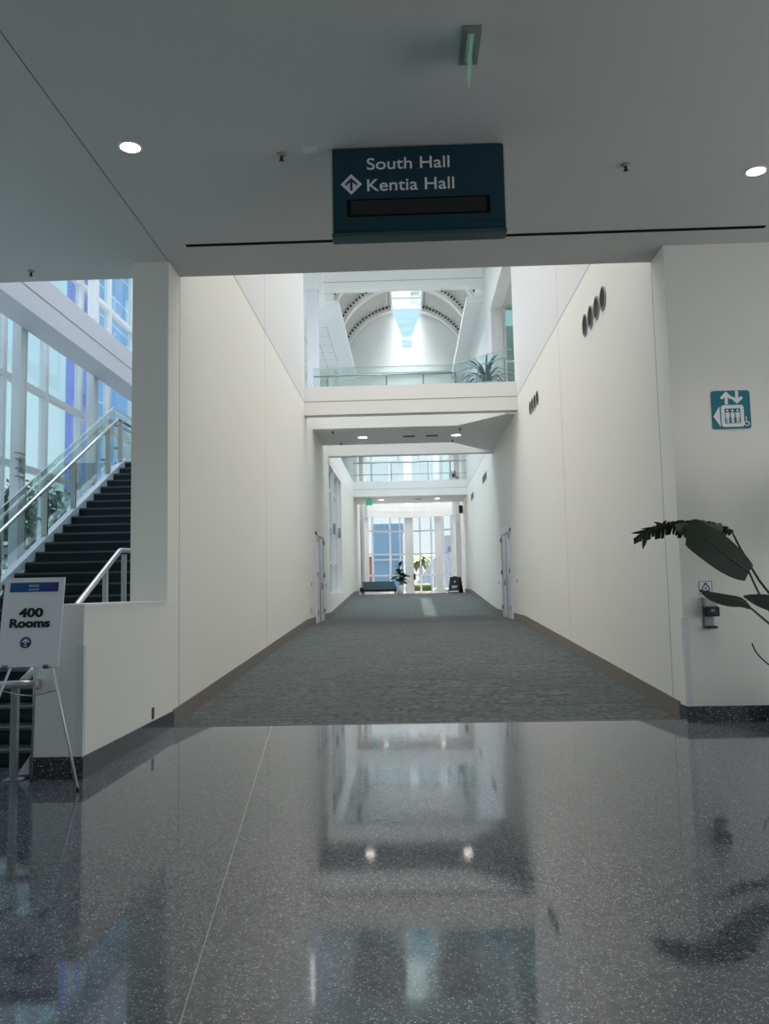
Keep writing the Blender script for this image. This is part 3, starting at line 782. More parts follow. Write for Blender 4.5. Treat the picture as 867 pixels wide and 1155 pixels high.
# ------------------------------------------------------------------ round wall vents (four per group)
def round_vent(y, z, r, label, group):
    o = empty('round_vent', (XR, y, z), label, 'air vent', group)
    part('rim', ring(MB(), circ(y, z, r, 28), circ(y, z, r*.86, 28), 'x', XR-.02, XR), paint('vent_rim', (.30, .29, .27), .5), o)
    part('dark_opening', MB().lathe([(0, -.006), (r*.87, -.006), (r*.87, 0), (0, 0)], (XR, y, z), 28, 'x'), VENT, o)
    s = MB()
    for k in range(-4, 5):
        h = math.sqrt(max(0, (r*.85)**2 - (k*r*.19)**2))
        s.box(XR-.014, XR-.006, y-h, y+h, z+k*r*.19-.011, z+k*r*.19+.006)
    part('slats', s, DARKGRILLE, o)
ordn = ('nearest', 'second nearest', 'third nearest', 'farthest')
for where, y0, dy in (('the row nearest the lobby', 12.62, .437), ('the row before the nearer footbridge', 19.27, .365), ('the row past the nearer footbridge', 32.4, .45), ('the row before the far end', 39.0, .4)):
    for k in range(4):
        round_vent(y0+k*dy, 5.85, .185 if y0 < 15 else .165, ordn[k] + ' round dark vent on the right wall, in ' + where, 'round vents on the right wall')

# ------------------------------------------------------------------ hanging sign
sg = empty('hanging_sign', (.155, 7.26, 4.62), 'dark teal overhead sign reading South Hall and Kentia Hall', 'sign')
x0, x1, z0, z1, y = -.598, .912, 4.62, 5.42, 7.2
part('panel', MB().box(x0, x1, y, y+.16, z0+.10, z1, .012), TEAL, sg)
part('lower_band', MB().prism([(y+.004, z0+.10), (y+.004, z0+.045), (y+.03, z0+.0), (y+.13, z0), (y+.156, z0+.045), (y+.156, z0+.10)], 'x', x0, x1), TEAL, sg)
part('bottom_trim', MB().box(x0-.012, x1+.012, y-.006, y+.166, z0-.012, z0+.022, .006), paint('sign_trim', (.05, .10, .115), .35, metal=.3), sg)
for xa in (x0-.012, x1): part('side_trim', MB().box(xa, xa+.012, y-.002, y+.162, z0+.02, z1-.02, .003), STEEL, sg)
part('mount', MB().box(x0+.2, x1-.2, y+.05, y+.11, z1, ZC), BLACK, sg)
dp = part('display', MB().box(-.475, .785, y-.006, y+.002, 4.785, 4.945, .003), VOID, sg)
part('screen', MB().box(-.44, .75, y-.008, y-.005, 4.80, 4.93), BLACK, dp)
def word_width(w):
    m_ = text_mb(w, .006); xs_ = [v.co.x for v in m_.bm.verts]; m_.bm.free(); return max(xs_)-min(xs_)
def two_words(a, b, xa, xb, zb, cap, yy, par):
    s_ = (xb-xa)/word_width(a + ' ' + b)
    part('lettering', fit_text(a, xa, xa+word_width(a)*s_, zb, cap, yy, .006), SIGNW, par)
    part('lettering', fit_text(b, xb-word_width(b)*s_, xb, zb, cap, yy, .006), SIGNW, par)
two_words('South', 'Hall', -.292, .438, 5.215, .105, y-.003, sg)
two_words('Kentia', 'Hall', -.292, .474, 5.018, .107, y-.003, sg)
cx, cz, h = -.432, 5.085, .094
dm = part('diamond', MB().prism([(cx, cz+h), (cx-h, cz), (cx, cz-h), (cx+h, cz)], 'y', y-.004, y), SIGNW, sg)
a = MB().prism([(cx-.011, cz-.058), (cx+.011, cz-.058), (cx+.011, cz+.03), (cx-.011, cz+.03)], 'y', y-.006, y-.004)
for s in (-1, 1): a.prism([(cx, cz+.058), (cx+s*.058, cz), (cx+s*.044, cz-.012), (cx, cz+.03)], 'y', y-.0062, y-.004)
part('arrow', a, NAVY, dm)

# ------------------------------------------------------------------ ceiling fittings
ex = empty('exit_sign', (.52, 5.85, ZC), 'edge-lit green acrylic exit blade hanging from a grey ceiling plate', 'exit sign')
part('ceiling_plate', MB().box(.455, .60, 5.62, 6.06, ZC-.012, ZC, .004), paint('exit_plate', (.30, .34, .33), .35, metal=.5), ex)
part('channel', MB().box(.50, .545, 5.68, 6.0, ZC-.03, ZC-.012, .003), paint('exit_channel', (.48, .56, .53), .4), ex)
part('blade', MB().box(.518, .526, 5.70, 5.99, ZC-.25, ZC-.02), EXITG, ex)
for x, y, lab in ((-2.36, 7.06, 'bright recessed downlight left of the hanging sign'), (3.40, 7.90, 'bright recessed downlight at the right edge of the ceiling'),
             (-2.36, 1.5, 'recessed downlight over the lobby behind the viewer on the left'), (3.4, 1.9, 'recessed downlight over the lobby behind the viewer on the right'),
             (-2.36, -4., 'rearmost recessed downlight on the left of the lobby'), (3.4, -4., 'rearmost recessed downlight on the right of the lobby')):
    downlight((x, y, ZC), .085, LAMP, RINGM, lab, 'lobby downlights')
    L = bpy.data.lights.new('downlight_beam', 'SPOT'); L.energy = 75; L.spot_size = 1.9; L.spot_blend = .7; L.shadow_soft_size = .07; L.color = (1, .93, .82)
    lo = bpy.data.objects.new('downlight_beam', L); COL.objects.link(lo); lo.location = (x, y, ZC-.02)
sprinkler((-1.06, 7.28, ZC), 'black sprinkler head left of the hanging sign', 'lobby sprinklers')
sprinkler((2.11, 7.69, ZC), 'black sprinkler head right of the hanging sign', 'lobby sprinklers')
sprinkler((-4.47, 9.80, ZC), 'black sprinkler head over the foot of the stairs', 'lobby sprinklers')
o = link('ceiling_access_plate', MB().box(-.86, -.73, 7.14, 7.27, ZC-.004, ZC, .001).mesh('ceiling_access_plate', paint('plate_paint', (.60, .60, .58), .6)))
tag(o, 'small pale square plate on the ceiling just left of the hanging sign', 'ceiling plate')

# ------------------------------------------------------------------ elevator sign on the right pier
yv = YP
ev = empty('elevator_sign', (3.69, yv, 3.475), 'square teal elevator pictogram sign with arrows on the right pier', 'sign')
X0, X1, Z0, Z1 = 3.478, 3.908, 3.255, 3.695; W_, H_ = X1-X0, Z1-Z0
part('plate', MB().prism(rrect(X0, X1, Z0, Z1, .03), 'y', yv-.012, yv), TEALB, ev)
def U(u, v): return (X0 + u*W_, Z1 - v*H_)
def gly(polys, y0=yv-.015, y1=yv-.012):
    m = MB()
    for p in polys: m.prism([U(*q) for q in p], 'y', y0, y1)
    return m
up = [(.34,.36),(.34,.17),(.27,.23),(.22,.18),(.38,.02),(.54,.18),(.49,.23),(.42,.17),(.42,.36)]
dn = [(.62,.01),(.70,.01),(.70,.21),(.77,.15),(.82,.20),(.66,.35),(.50,.20),(.55,.15),(.62,.21)]
part('up_arrow', gly([up]), SIGNW, ev); part('down_arrow', gly([dn]), SIGNW, ev)
part('left_arrow', gly([[(.02,.67),(.19,.41),(.20,.94)]]), SIGNW, ev)
o_, i_ = rrect(*[U(.23, 0)[0], U(.82, 0)[0]], U(0, .95)[1], U(0, .38)[1], .03), rrect(U(.32, 0)[0], U(.73, 0)[0], U(0, .86)[1], U(0, .47)[1], .006)
part('car_outline', ring(MB(), o_, i_, 'y', yv-.015, yv-.012), SIGNW, ev)
for k in range(3):
    c = .393 + k*.132
    pm = gly([[(c-.05,.575),(c+.05,.575),(c+.05,.70),(c+.034,.70),(c+.034,.85),(c+.007,.85),(c+.007,.73),(c-.007,.73),(c-.007,.85),(c-.034,.85),(c-.034,.70),(c-.05,.70)]])
    hx, hz_ = U(c, .525); pm.prism(circ(hx, hz_, .0125, 14), 'y', yv-.015, yv-.012)
    part('figure', pm, SIGNW, ev)
wm = MB(); wx, wz = U(.885, .865)
ring(wm, circ(wx, wz, .030, 20, PI*.75, PI*2.02)[::1] , circ(wx, wz, .023, 20, PI*.75, PI*2.02), 'y', yv-.015, yv-.012)
for p in ([(.865,.73),(.885,.73),(.885,.82),(.94,.82),(.97,.90),(.95,.91),(.93,.84),(.865,.84)],): wm.prism([U(*q) for q in p], 'y', yv-.0151, yv-.012)
hx, hz_ = U(.875, .71); wm.prism(circ(hx, hz_, .008, 12), 'y', yv-.015, yv-.012)
part('wheelchair_symbol', wm, SIGNW, ev)

# ------------------------------------------------------------------ sanitizer notice and dispenser
sn = empty('sanitizer_notice', (3.297, yv, 1.47), 'small white notice with a blue drop above the dispenser on the right pier', 'sign')
part('card', MB().box(3.222, 3.372, yv-.004, yv, 1.392, 1.548), SIGNW, sn)
part('border', ring(MB(), [(3.226,1.396),(3.368,1.396),(3.368,1.544),(3.226,1.544)], [(3.231,1.401),(3.363,1.401),(3.363,1.539),(3.231,1.539)], 'y', yv-.006, yv-.004), NAVY, sn)
cx, cz = 3.297, 1.455
def drop(r, top): return [(cx, cz+top)] + [(cx + r*math.cos(a), cz + r*math.sin(a)) for a in [PI*.83 + (PI*1.34)*k/18 for k in range(19)]]
part('drop_outline', ring(MB(), drop(.045, .078), drop(.034, .055), 'y', yv-.006, yv-.004), NAVY, sn)
part('drop_mark', MB().prism(circ(cx, cz+.008, .011, 12), 'y', yv-.006, yv-.004).prism([(cx-.028, cz-.02), (cx+.03, cz-.012), (cx+.026, cz-.026), (cx-.022, cz-.031)], 'y', yv-.006, yv-.004), NAVY, sn)
sd = empty('sanitizer_dispenser', (3.31, yv, 1.03), 'black and clear hand sanitizer dispenser with drip tray on the right pier', 'dispenser')
part('back_plate', MB().box(3.245, 3.365, yv-.014, yv, 1.04, 1.365, .006), PLASTG, sd)
part('reservoir', MB().box(3.245, 3.392, yv-.10, yv-.014, 1.255, 1.368, .018), PLASTC, sd)
part('pump_housing', MB().box(3.243, 3.398, yv-.125, yv-.014, 1.155, 1.26, .014), BLACK, sd)
part('sensor_window', MB().box(3.30, 3.34, yv-.128, yv-.124, 1.205, 1.235), PLASTG, sd)
part('lower_shield', MB().box(3.258, 3.362, yv-.022, yv-.013, 1.045, 1.16, .003), paint('grey_shield', (.36, .36, .40), .35), sd)
part('drip_tray', MB().box(3.253, 3.375, yv-.10, yv-.010, 1.022, 1.05, .008), BLACK, sd)

# ------------------------------------------------------------------ easel with board
ea = empty('display_easel', (-3.08, 6.85, 0), 'thin aluminium tripod easel standing before the low wall', 'easel')
apex = (-3.08, 7.01, 1.50)
for fx, sgn in ((-2.615, 1), (-3.545, -1)):
    foot = (fx, 6.72, .0); mid = tuple(apex[i] + (foot[i]-apex[i])*.5 for i in range(3))
    q = part('leg', MB().tube([apex, mid, (foot[0], foot[1], .02)], [.010, .010, .011], 10), ALU, ea)
    part('rubber_foot', MB().lathe([(0, 0), (.015, 0), (.014, .03), (0, .03)], foot, 12), BLACK, q)
    lx = -3.08 + sgn*.165
    part('board_hook', MB().box(lx-.022, lx+.022, 6.785, 6.95, .945, .957).box(lx-.022, lx+.022, 6.785, 6.79, .945, .975), STEELD, ea)
q = part('leg', MB().tube([apex, (-3.15, 7.09, .02)], .010, 10), STEELD, ea)
part('rubber_foot', MB().lathe([(0, 0), (.013, 0), (.012, .03), (0, .03)], (-3.15, 7.09, 0), 12), BLACK, q)
part('brace', MB().tube([(-3.31, 6.865, .77), (-3.2, 6.92, .725), (-3.12, 6.98, .71), (-3.0, 6.92, .73), (-2.85, 6.862, .765)], .006, 8), STEELD, ea)
bd = empty('easel_board', (-3.067, 6.80, .957), 'white foam board reading 400 Rooms resting on the easel', 'sign')
lean = Matrix.Translation((-3.067, 6.80, .957)) @ Matrix.Rotation(-.165, 4, 'X')
def bp(name, mb, mat, parent): return part(name, mb.xf(lean), mat, parent)
bp('board', MB().box(-.248, .248, -.006, .006, 0, .722), BOARD, bd)
bn = part('banner', MB().box(-.2, .2, -.0085, -.006, .605, .683).xf(lean), BANNER, bd)
t = MB()
rr = random.Random(3)
for r_, z in ((5, .645), (9, .617)):
    for k in range(r_):
        xx = -.043 + k*(.086/r_); t.box(xx, xx+.086/r_*.65, -.010, -.0085, z, z+(.020 if r_ == 5 else .013))
bp('banner_print', t, BANNERT, bn)
bp('lettering', fit_text('400', -.108, .092, .402, .072, -.0075, .042), INK, bd)
bp('lettering', fit_text('Rooms', -.175, .155, .318, .069, -.0075, .042), INK, bd)
rd = bp('round_symbol', MB().lathe([(0, -.0085), (.046, -.0085), (.046, -.006), (0, -.006)], (-.03, 0, .195), 30, 'y'), PURPLE, bd)
t = MB()
t.prism([(-.036, .178), (-.024, .178), (-.024, .222), (-.036, .222)], 'y', -.0105, -.0085)
for s in (-1, 1): t.prism([(-.03, .226), (-.03+s*.029, .203), (-.03+s*.023, .194), (-.03, .210)], 'y', -.0106, -.0085)
t.box(-.042, -.018, -.0105, -.0085, .161, .168)
bp('arrow', t, SIGNW, rd)

# ------------------------------------------------------------------ bird of paradise plant at the right edge
pl = empty('bird_of_paradise_plant', (4.25, 8.75, 0), 'tall dark broad-leaved plant arching in from the right edge', 'plant')
part('pot', MB().lathe([(0, 0), (.20, 0), (.27, .48), (.255, .50), (.24, .48), (.22, .44), (0, .44)], (4.25, 8.75, 0), 28), paint('charcoal_pot', (.05, .05, .055), .5), pl)
part('soil', MB().lathe([(0, .445), (.225, .445), (.0, .46)], (4.25, 8.75, 0), 20), SOIL, pl)
def smooth_pts(pts, n):
    P = [Vector(p) for p in pts]; P = [2*P[0]-P[1]] + P + [2*P[-1]-P[-2]]; out = []
    seg = len(P)-3
    for i in range(n+1):
        u = i/n*seg; k = min(int(u), seg-1); f = u-k; a, b, c, d = P[k:k+4]
        out.append(.5*((2*b) + (c-a)*f + (2*a-5*b+4*c-d)*f*f + (3*b-a-3*c+d)*f**3))
    return out
def leaf_blade(mid, side, w, n=18, droop=.3, torn=None, taper=.55, seed=1):
    """blade along mid (points), side = lateral direction(s); torn = list of (i0,i1,+-1) strips hanging apart"""
    pts = smooth_pts(mid, n); m = MB(); rnd = random.Random(seed)
    for sgn in (-1, 1):
        rows = []
        for i, p in enumerate(pts):
            t = i/n; ww = w*(math.sin(PI*min(1, t*.92+.06))**taper)
            sd = side if isinstance(side, Vector) else side[0].lerp(side[1], t)
            d = (pts[min(i+1, n)] - pts[max(i-1, 0)]).normalized(); sv = (sd - d*sd.dot(d)).normalized()
            r = []
            for k in range(4):
                f = k/3; q = p + sv*sgn*ww*f + Vector((0, 0, -droop*ww*f*f))
                r.append(q)
            rows.append(r)
        if torn is None: m.grid(rows)
        else:
            i = 0
            while i < n:
                j = min(n, i + rnd.choice((1, 1, 2)))
                g_ = rnd.uniform(.0, .35)
                a = [list(rows[x]) for x in range(i, j+1)]
                L = rnd.uniform(.65, 1.15)
                for x in range(len(a)):
                    for k in range(1, 4):
                        base = a[x][0]; v = (a[x][k]-base)*L
                        a[x][k] = base + v
                # pull the strip's outer end together so that gaps open between strips
                cen = (a[0][3]+a[-1][3])/2
                for x in range(len(a)):
                    for k in (2, 3): a[x][k] = a[x][k].lerp(cen, g_*(k-1)/2*1.4)
                m.grid(a); i = j
    return m
def add_leaf(stalk, mid, side, w, mat=LEAF, **kw):
    s_ = part('stalk', MB().tube(smooth_pts(stalk, 14), [.016 - .006*k/14 for k in range(15)], 8), STALK, pl)
    b_ = part('leaf', leaf_blade(mid, side, w, **kw), mat, s_, recalc=False)
    part('midrib', MB().tube(smooth_pts(mid, 16), [.010 - .008*k/16 for k in range(17)], 6), STALK, b_)
    return s_
root = (4.25, 8.75, .44)
# A: long shredded leaf arching over to the left
add_leaf([root, (4.02, 8.7, 1.0), (3.60, 8.72, 1.42), (3.40, 8.76, 1.80), (3.31, 8.8, 2.03)],
         [(3.31, 8.8, 2.03), (3.17, 8.8, 2.075), (2.98, 8.8, 2.11), (2.76, 8.78, 2.13), (2.58, 8.78, 2.10), (2.43, 8.78, 2.04), (2.30, 8.78, 1.98)],
         Vector((.15, .75, -.45)), .16, n=26, droop=.25, torn=True, seed=5)
# extra loose strips at its tip and a fold with the leaf's grey highlight painted in
m = MB()
for a, b, w in (((2.46, 8.76, 2.06), (2.27, 8.74, 2.04), .018), ((2.40, 8.76, 2.03), (2.29, 8.74, 1.93), .028), ((2.43, 8.76, 2.05), (2.38, 8.74, 1.88), .026), ((2.55, 8.76, 2.09), (2.37, 8.73, 2.08), .016), ((2.62, 8.76, 2.11), (2.50, 8.73, 2.15), .016)):
    a, b = Vector(a), Vector(b); d = (b-a).normalized(); s = d.cross(Vector((0, 1, 0))).normalized()
    m.grid([[tuple(a + (b-a)*t - s*w*math.sin(PI*(.25+.7*t))), tuple(a+(b-a)*t + Vector((0, -.008, 0))), tuple(a + (b-a)*t + s*w*math.sin(PI*(.25+.7*t)))] for t in (0, .25, .5, .75, 1)])
part('leaf_shreds', m, LEAF, pl, recalc=False)
m = MB()
m.grid([[(2.70+.058*i, 8.70+.02*math.sin(i*2.3), 2.155+.012*math.sin(i*1.7) - .05*abs(i-4)/5), (2.71+.058*i, 8.68, 2.10 - .03*abs(i-4)/5), (2.73+.055*i, 8.71, 2.045+.02*math.cos(i*2.1) - .045*abs(i-4)/5)] for i in range(9)])
part('leaf_highlight_fold', m, LEAFHI, pl, recalc=False)
# B: broad drooping blade
add_leaf([root, (4.05, 8.72, .75), (3.72, 8.7, 1.05), (3.52, 8.68, 1.35), (3.40, 8.66, 1.62)],
         [(3.40, 8.66, 1.62), (3.22, 8.64, 1.76), (3.05, 8.63, 1.90), (2.86, 8.64, 2.04), (2.80, 8.64, 2.07)],
         Vector((.62, .25, .70)), .185, n=14, droop=.12, taper=.38)
# C: narrow folded leaf low
add_leaf([root, (4.0, 8.6, .72), (3.72, 8.5, .90), (3.50, 8.46, 1.10), (3.31, 8.45, 1.27)],
         [(3.31, 8.45, 1.27), (3.22, 8.44, 1.335), (3.08, 8.43, 1.36), (2.93, 8.43, 1.40), (2.82, 8.43, 1.455)],
         Vector((.35, .35, .85)), .062, n=12, droop=.2, taper=.8)
# D: leaf entering at the right edge
add_leaf([root, (4.15, 8.6, .9), (3.95, 8.5, 1.2), (3.75, 8.5, 1.30)],
         [(3.75, 8.5, 1.30), (3.62, 8.5, 1.315), (3.45, 8.5, 1.345), (3.27, 8.5, 1.385)],
         Vector((.1, .3, .9)), .085, n=10, droop=.2, taper=.8)
# E: thin bare stalk
part('stalk', MB().tube(smooth_pts([root, (3.9, 8.7, .58), (3.62, 8.72, .66), (3.46, 8.72, .80), (3.41, 8.72, .91)], 12), .008, 8), STALK, pl)
# F: upright leaf at the very edge, and two more out of frame
add_leaf([root, (4.15, 8.7, 1.2), (3.90, 8.75, 1.6)], [(3.90, 8.75, 1.6), (3.84, 8.75, 2.0), (3.80, 8.75, 2.4), (3.82, 8.75, 2.75)], Vector((.8, .5, 0)), .16, n=12, droop=.1)
add_leaf([root, (4.4, 8.6, 1.2), (4.5, 8.5, 1.8)], [(4.5, 8.5, 1.8), (4.62, 8.4, 2.2), (4.85, 8.35, 2.4), (5.1, 8.3, 2.4)], Vector((.2, .9, 0)), .17, n=12)
add_leaf([root, (4.3, 8.9, 1.0), (4.35, 9.1, 1.9)], [(4.35, 9.1, 1.9), (4.35, 9.15, 2.4), (4.4, 9.2, 2.8)], Vector((.9, .1, .2)), .17, n=12)

# ------------------------------------------------------------------ far end furniture
so = empty('bench_sofa', (-1.75, 47.5, 1.362), 'low blue-grey sofa against the far left window', 'sofa')
part('seat', MB().box(-2.74, -.72, 47.25, 47.9, 1.50, 1.74, .03), SOFAD, so)
part('backrest', MB().prism([(-2.62, 2.06), (-.86, 2.06), (-.72, 1.62), (-2.52, 1.62)], 'y', 47.2, 47.36), SOFA, so)
for x in (-2.6, -.8): part('leg', MB().box(x-.04, x+.04, 47.35, 47.45, 1.362, 1.5), BLACK, so); part('leg', MB().box(x-.04, x+.04, 47.8, 47.9, 1.362, 1.5), BLACK, so)
fp = empty('potted_fig_plant', (-.55, 48.35, 1.362), 'broad-leaved potted plant by the far window beside the sofa', 'plant')
part('pot', MB().lathe([(0, 0), (.17, 0), (.20, .46), (.17, .46), (.16, .42), (0, .42)], (-.55, 48.35, 1.362), 22), POTW, fp)
part('stem', MB().tube([(-.55, 48.35, 1.78), (-.53, 48.35, 2.3), (-.57, 48.35, 2.9)], .018, 8), BARK, fp)
m = MB(); rnd = random.Random(11)
for k in range(34):
    z = rnd.uniform(1.95, 3.0); a = rnd.uniform(0, 2*PI); L = rnd.uniform(.3, .5)*(1.15 if z < 2.5 else .8)
    p = Vector((-.55, 48.35, z)); d = Vector((math.cos(a), math.sin(a)*.7, rnd.uniform(.1, .9) if z > 2.5 else rnd.uniform(-.5, .4))).normalized(); s = d.cross(Vector((0, 0, 1))).normalized()
    s = (s + Vector((0, 0, rnd.uniform(-.6, .6)))).normalized()
    m.grid([[tuple(p+d*L*t-s*.14*math.sin(PI*min(1, t*.95+.03))), tuple(p+d*L*t+Vector((0, 0, .02))), tuple(p+d*L*t+s*.14*math.sin(PI*min(1, t*.95+.03)))] for t in (0, .15, .3, .5, .7, .85, 1)])
for s in (-1, 1):
    p = Vector((-.55, 48.35, 2.35)); d = Vector((s*.9, -.1, .22 if s > 0 else -.05)); 
    m.grid([[tuple(p+d*.72*t+Vector((0, 0, -.25*t*t+.02)) + Vector((0, 0, -.07*math.sin(PI*t)))), tuple(p+d*.72*t+Vector((0, -.05, -.25*t*t+.06*math.sin(PI*t))))] for t in (0, .2, .4, .6, .8, 1)])
part('foliage', m, LEAF2, fp, recalc=False)
af = empty('a_frame_sign', (2.38, 45.2, 1.34), 'black folding sandwich board standing at the far right end', 'sign')
def board(mb, yb, yt, x0b, x1b, x0t, x1t, zb, zt, th=.03):
    A = [(x0b, yb, zb), (x1b, yb, zb), (x1t, yt, zt), (x0t, yt, zt)]
    vs = [mb.bm.verts.new(p) for p in A] + [mb.bm.verts.new((p[0], p[1]+th, p[2])) for p in A]
    for f in ((0,1,2,3),(7,6,5,4),(0,4,5,1),(1,5,6,2),(2,6,7,3),(3,7,4,0)): mb.bm.faces.new([vs[i] for i in f])
    return mb
fpn = part('front_panel', board(MB(), 45.0, 45.2, 2.02, 2.60, 2.14, 2.68, 1.352, 2.19), BLACK, af)
part('rear_panel', board(MB(), 45.62, 45.26, 2.20, 2.86, 2.24, 2.72, 1.352, 2.19), BLACK, af)
def fpos(u, v): # point on the front panel
    x0 = 2.02 + .12*v; x1 = 2.60 + .08*v; return (x0 + (x1-x0)*u, 45.0 + .2*v - .006, 1.352 + .838*v)
def fquad(mb, u0, u1, v0, v1):
    a = [fpos(u0, v0), fpos(u1, v0), fpos(u1, v1), fpos(u0, v1)]
    vs = [mb.bm.verts.new(p) for p in a] + [mb.bm.verts.new((p[0], p[1]+.005, p[2])) for p in a]
    for f in ((0,1,2,3),(7,6,5,4),(0,4,5,1),(1,5,6,2),(2,6,7,3),(3,7,4,0)): mb.bm.faces.new([vs[i] for i in f])
t = MB(); fquad(t, .08, .92, .05, .15)
for k in range(5): fquad(t, .26+k*.11, .34+k*.11, .36, .46)
for k in range(4): fquad(t, .32+k*.1, .39+k*.1, .30, .34)
fquad(t, .44, .58, .66, .76)
part('white_print', t, SIGNW, fpn)
part('handle', MB().box(2.30, 2.52, 45.2, 45.28, 2.19, 2.23), BLACK, af)
o = link('loudspeaker', MB().box(2.82, XR, 46.8, 47.1, 5.72, 6.15, .03).mesh('loudspeaker', BLACK)); tag(o, 'black wall loudspeaker high on the right wall at the far end', 'loudspeaker')
o = link('card_reader', MB().box(.25, .37, 49.90, 50.02, 2.15, 2.5, .02).mesh('card_reader', BLACK)); tag(o, 'small black box mounted on the white column between the far windows', 'call box')
xg = empty('exit_sign', (-2.0, 44.0, ZB), 'small green exit sign hanging under the farther footbridge', 'exit sign')
part('housing', MB().box(-2.10, -1.90, 43.97, 44.05, ZB-.05, ZB), STEELD, xg)
part('panel', MB().box(-2.17, -1.83, 43.99, 44.02, ZB-.34, ZB-.05), EXITB, xg)

# ------------------------------------------------------------------ outside
struct('ground', MB().box(-220, 220, -60, 330, -1.2, -.9), GROUND)
struct('ground_terrace', MB().box(-12, 16, 53, 100, -.9, .9), GROUND)
tw = empty('glass_tower', (-47, 150, -.9), 'blue glazed tower with white floor bands seen through the stair windows', 'building')
part('glazed_facade', MB().box(-48.7, -45.7, 122.5, 230, -.9, 80), TOWER, tw)
part('corner_fin', MB().box(-48.9, -45.4, 119, 122.5, -.9, 82), FIN, tw)
bb = empty('cladding_building', (-1.9, 78, .9), 'blank blue-grey building outside the far left window', 'building')
part('wall', MB().box(-3.1, -.55, 75, 84, .9, 7.2), BLUEB, bb); part('parapet', MB().box(-3.2, -.45, 74.9, 84, 7.2, 7.45), BLUEB, bb)
part('entrance_canopy', MB().box(-3.1, -.5, 74.6, 75, 4.2, 4.35), PALEB, bb)
rb = empty('red_building', (-4.0, 82, .9), 'red building edge outside the far left window', 'building')
part('wall', MB().box(-6, -3.35, 80, 86, 1.6, 4.8), REDB, rb); part('base', MB().box(-6.1, -3.3, 79.9, 86, .9, 1.6), PALEB, rb)
pb = empty('pale_building', (5.5, 95, .9), 'pale building behind the tiled roof at the far right window', 'building')
part('wall', MB().box(3.6, 12, 92, 100, .9, 7.0), PALEB, pb); part('roof', MB().box(3.4, 12.2, 91.8, 100.2, 7.0, 7.4), paint('pale_roof', (.5, .5, .53), .8), pb)
wn = MB()
for k in range(5): wn.box(4.2+k*1.5, 5.1+k*1.5, 91.96, 92, 5.0, 6.2)
part('window', wn, paint('far_window', (.2, .27, .35), .3), pb)
rf = empty('tiled_roof_house', (3.3, 66, .9), 'low house with blue-grey tiled roof outside the far right window', 'building')
part('wall', MB().box(.5, 6.0, 62.5, 70, .9, 1.7), PALEB, rf)
m = MB().quad((.2, 62, 1.6), (6.3, 62, 1.6), (6.3, 68, 4.4), (2.3, 68, 4.4)).quad((.2, 62, 1.6), (2.3, 68, 4.4), (2.3, 68.2, 4.4), (.2, 70, 1.6)); part('roof', m, ROOFT, rf)
part('gutter', MB().tube([(.2, 61.95, 1.58), (6.3, 61.95, 1.58)], .07, 8), PALEB, rf)
def tree(base, h, rx, ry, label, seed, mat=FOLI, n=2600, ls=.16):
    o = empty('tree', base, label, 'tree', 'trees outside the stair windows')
    part('trunk', MB().tube([(base[0], base[1], base[2]), (base[0]+.1, base[1], base[2]+h*.45), (base[0], base[1]+.1, base[2]+h*.7)], [.16, .12, .06], 8), BARK, o)
    rnd = random.Random(seed); m = MB()
    blobs = [(rnd.uniform(-.6, .6)*rx, rnd.uniform(-.6, .6)*ry, h*rnd.uniform(.35, .86), rnd.uniform(.35, .55)) for _ in range(14)]
    for i in range(n):
        bx, by, bz, br = rnd.choice(blobs)
        d = Vector((rnd.gauss(0, 1), rnd.gauss(0, 1), rnd.gauss(0, 1))).normalized()*rnd.uniform(.6, 1.)
        p = Vector((base[0]+bx+d.x*br*rx, base[1]+by+d.y*br*ry, base[2]+bz+d.z*br*h*.28))
        u = Vector((rnd.gauss(0, 1), rnd.gauss(0, 1), rnd.gauss(0, 1))).normalized(); v = u.cross(Vector((rnd.gauss(0, 1), rnd.gauss(0, 1), rnd.gauss(0, 1)))).normalized()
        s = ls*rnd.uniform(.6, 1.3)
        m.quad(tuple(p-u*s), tuple(p-v*s*.5), tuple(p+u*s), tuple(p+v*s*.5))
    part('foliage', m, mat, o, recalc=False)
tree((-13.2, 29, -.9), 6.6, 2.0, 2.2, 'leafy tree behind the stair glass, nearest the left edge', 21)
tree((-13.6, 33.5, -.9), 6.9, 1.9, 2.2, 'leafy tree outside the stair glass, middle one of three', 22)
tree((-13.4, 37.5, -.9), 6.6, 1.9, 2.2, 'leafy tree outside the stair glass, farthest one of three', 23)
def palm(base, h, label, seed):
    o = empty('palm_tree', base, label, 'tree')
    part('trunk', MB().tube([base, (base[0]+.1, base[1], base[2]+h*.5), (base[0], base[1], base[2]+h)], [.2, .15, .14], 10), BARK, o)
    rnd = random.Random(seed); m = MB(); top = Vector((base[0], base[1], base[2]+h))
    for k in range(26):
        a = 2*PI*k/26 + rnd.uniform(-.1, .1); e = rnd.uniform(-.2, 1.1); L = rnd.uniform(1.2, 1.7); d = Vector((math.cos(a), math.sin(a), 0)); s = Vector((-d.y, d.x, 0)); p = top.copy(); rows = []
        for j in range(7):
            t = j/6; an = e - t*1.5
            if j: p = p + (d*math.cos(an) + Vector((0, 0, math.sin(an))))*L/6
            w = .22*math.sin(PI*(.12+.85*t))
            rows.append([tuple(p-s*w+Vector((0, 0, -w*.5))), tuple(p), tuple(p+s*w+Vector((0, 0, -w*.5)))])
        m.grid(rows)
    part('fronds', m, FOLIY, o, recalc=False)
palm((.95, 74, .9), 3.4, 'yellow-green palm outside the middle far window', 4)
hd = link('hedge', MB().box(-.3, 1.6, 58.2, 59.2, .9, 2.0, .25, 3).mesh('hedge', HEDGE)); tag(hd, 'low yellow-green hedge outside the middle far window', 'hedge')

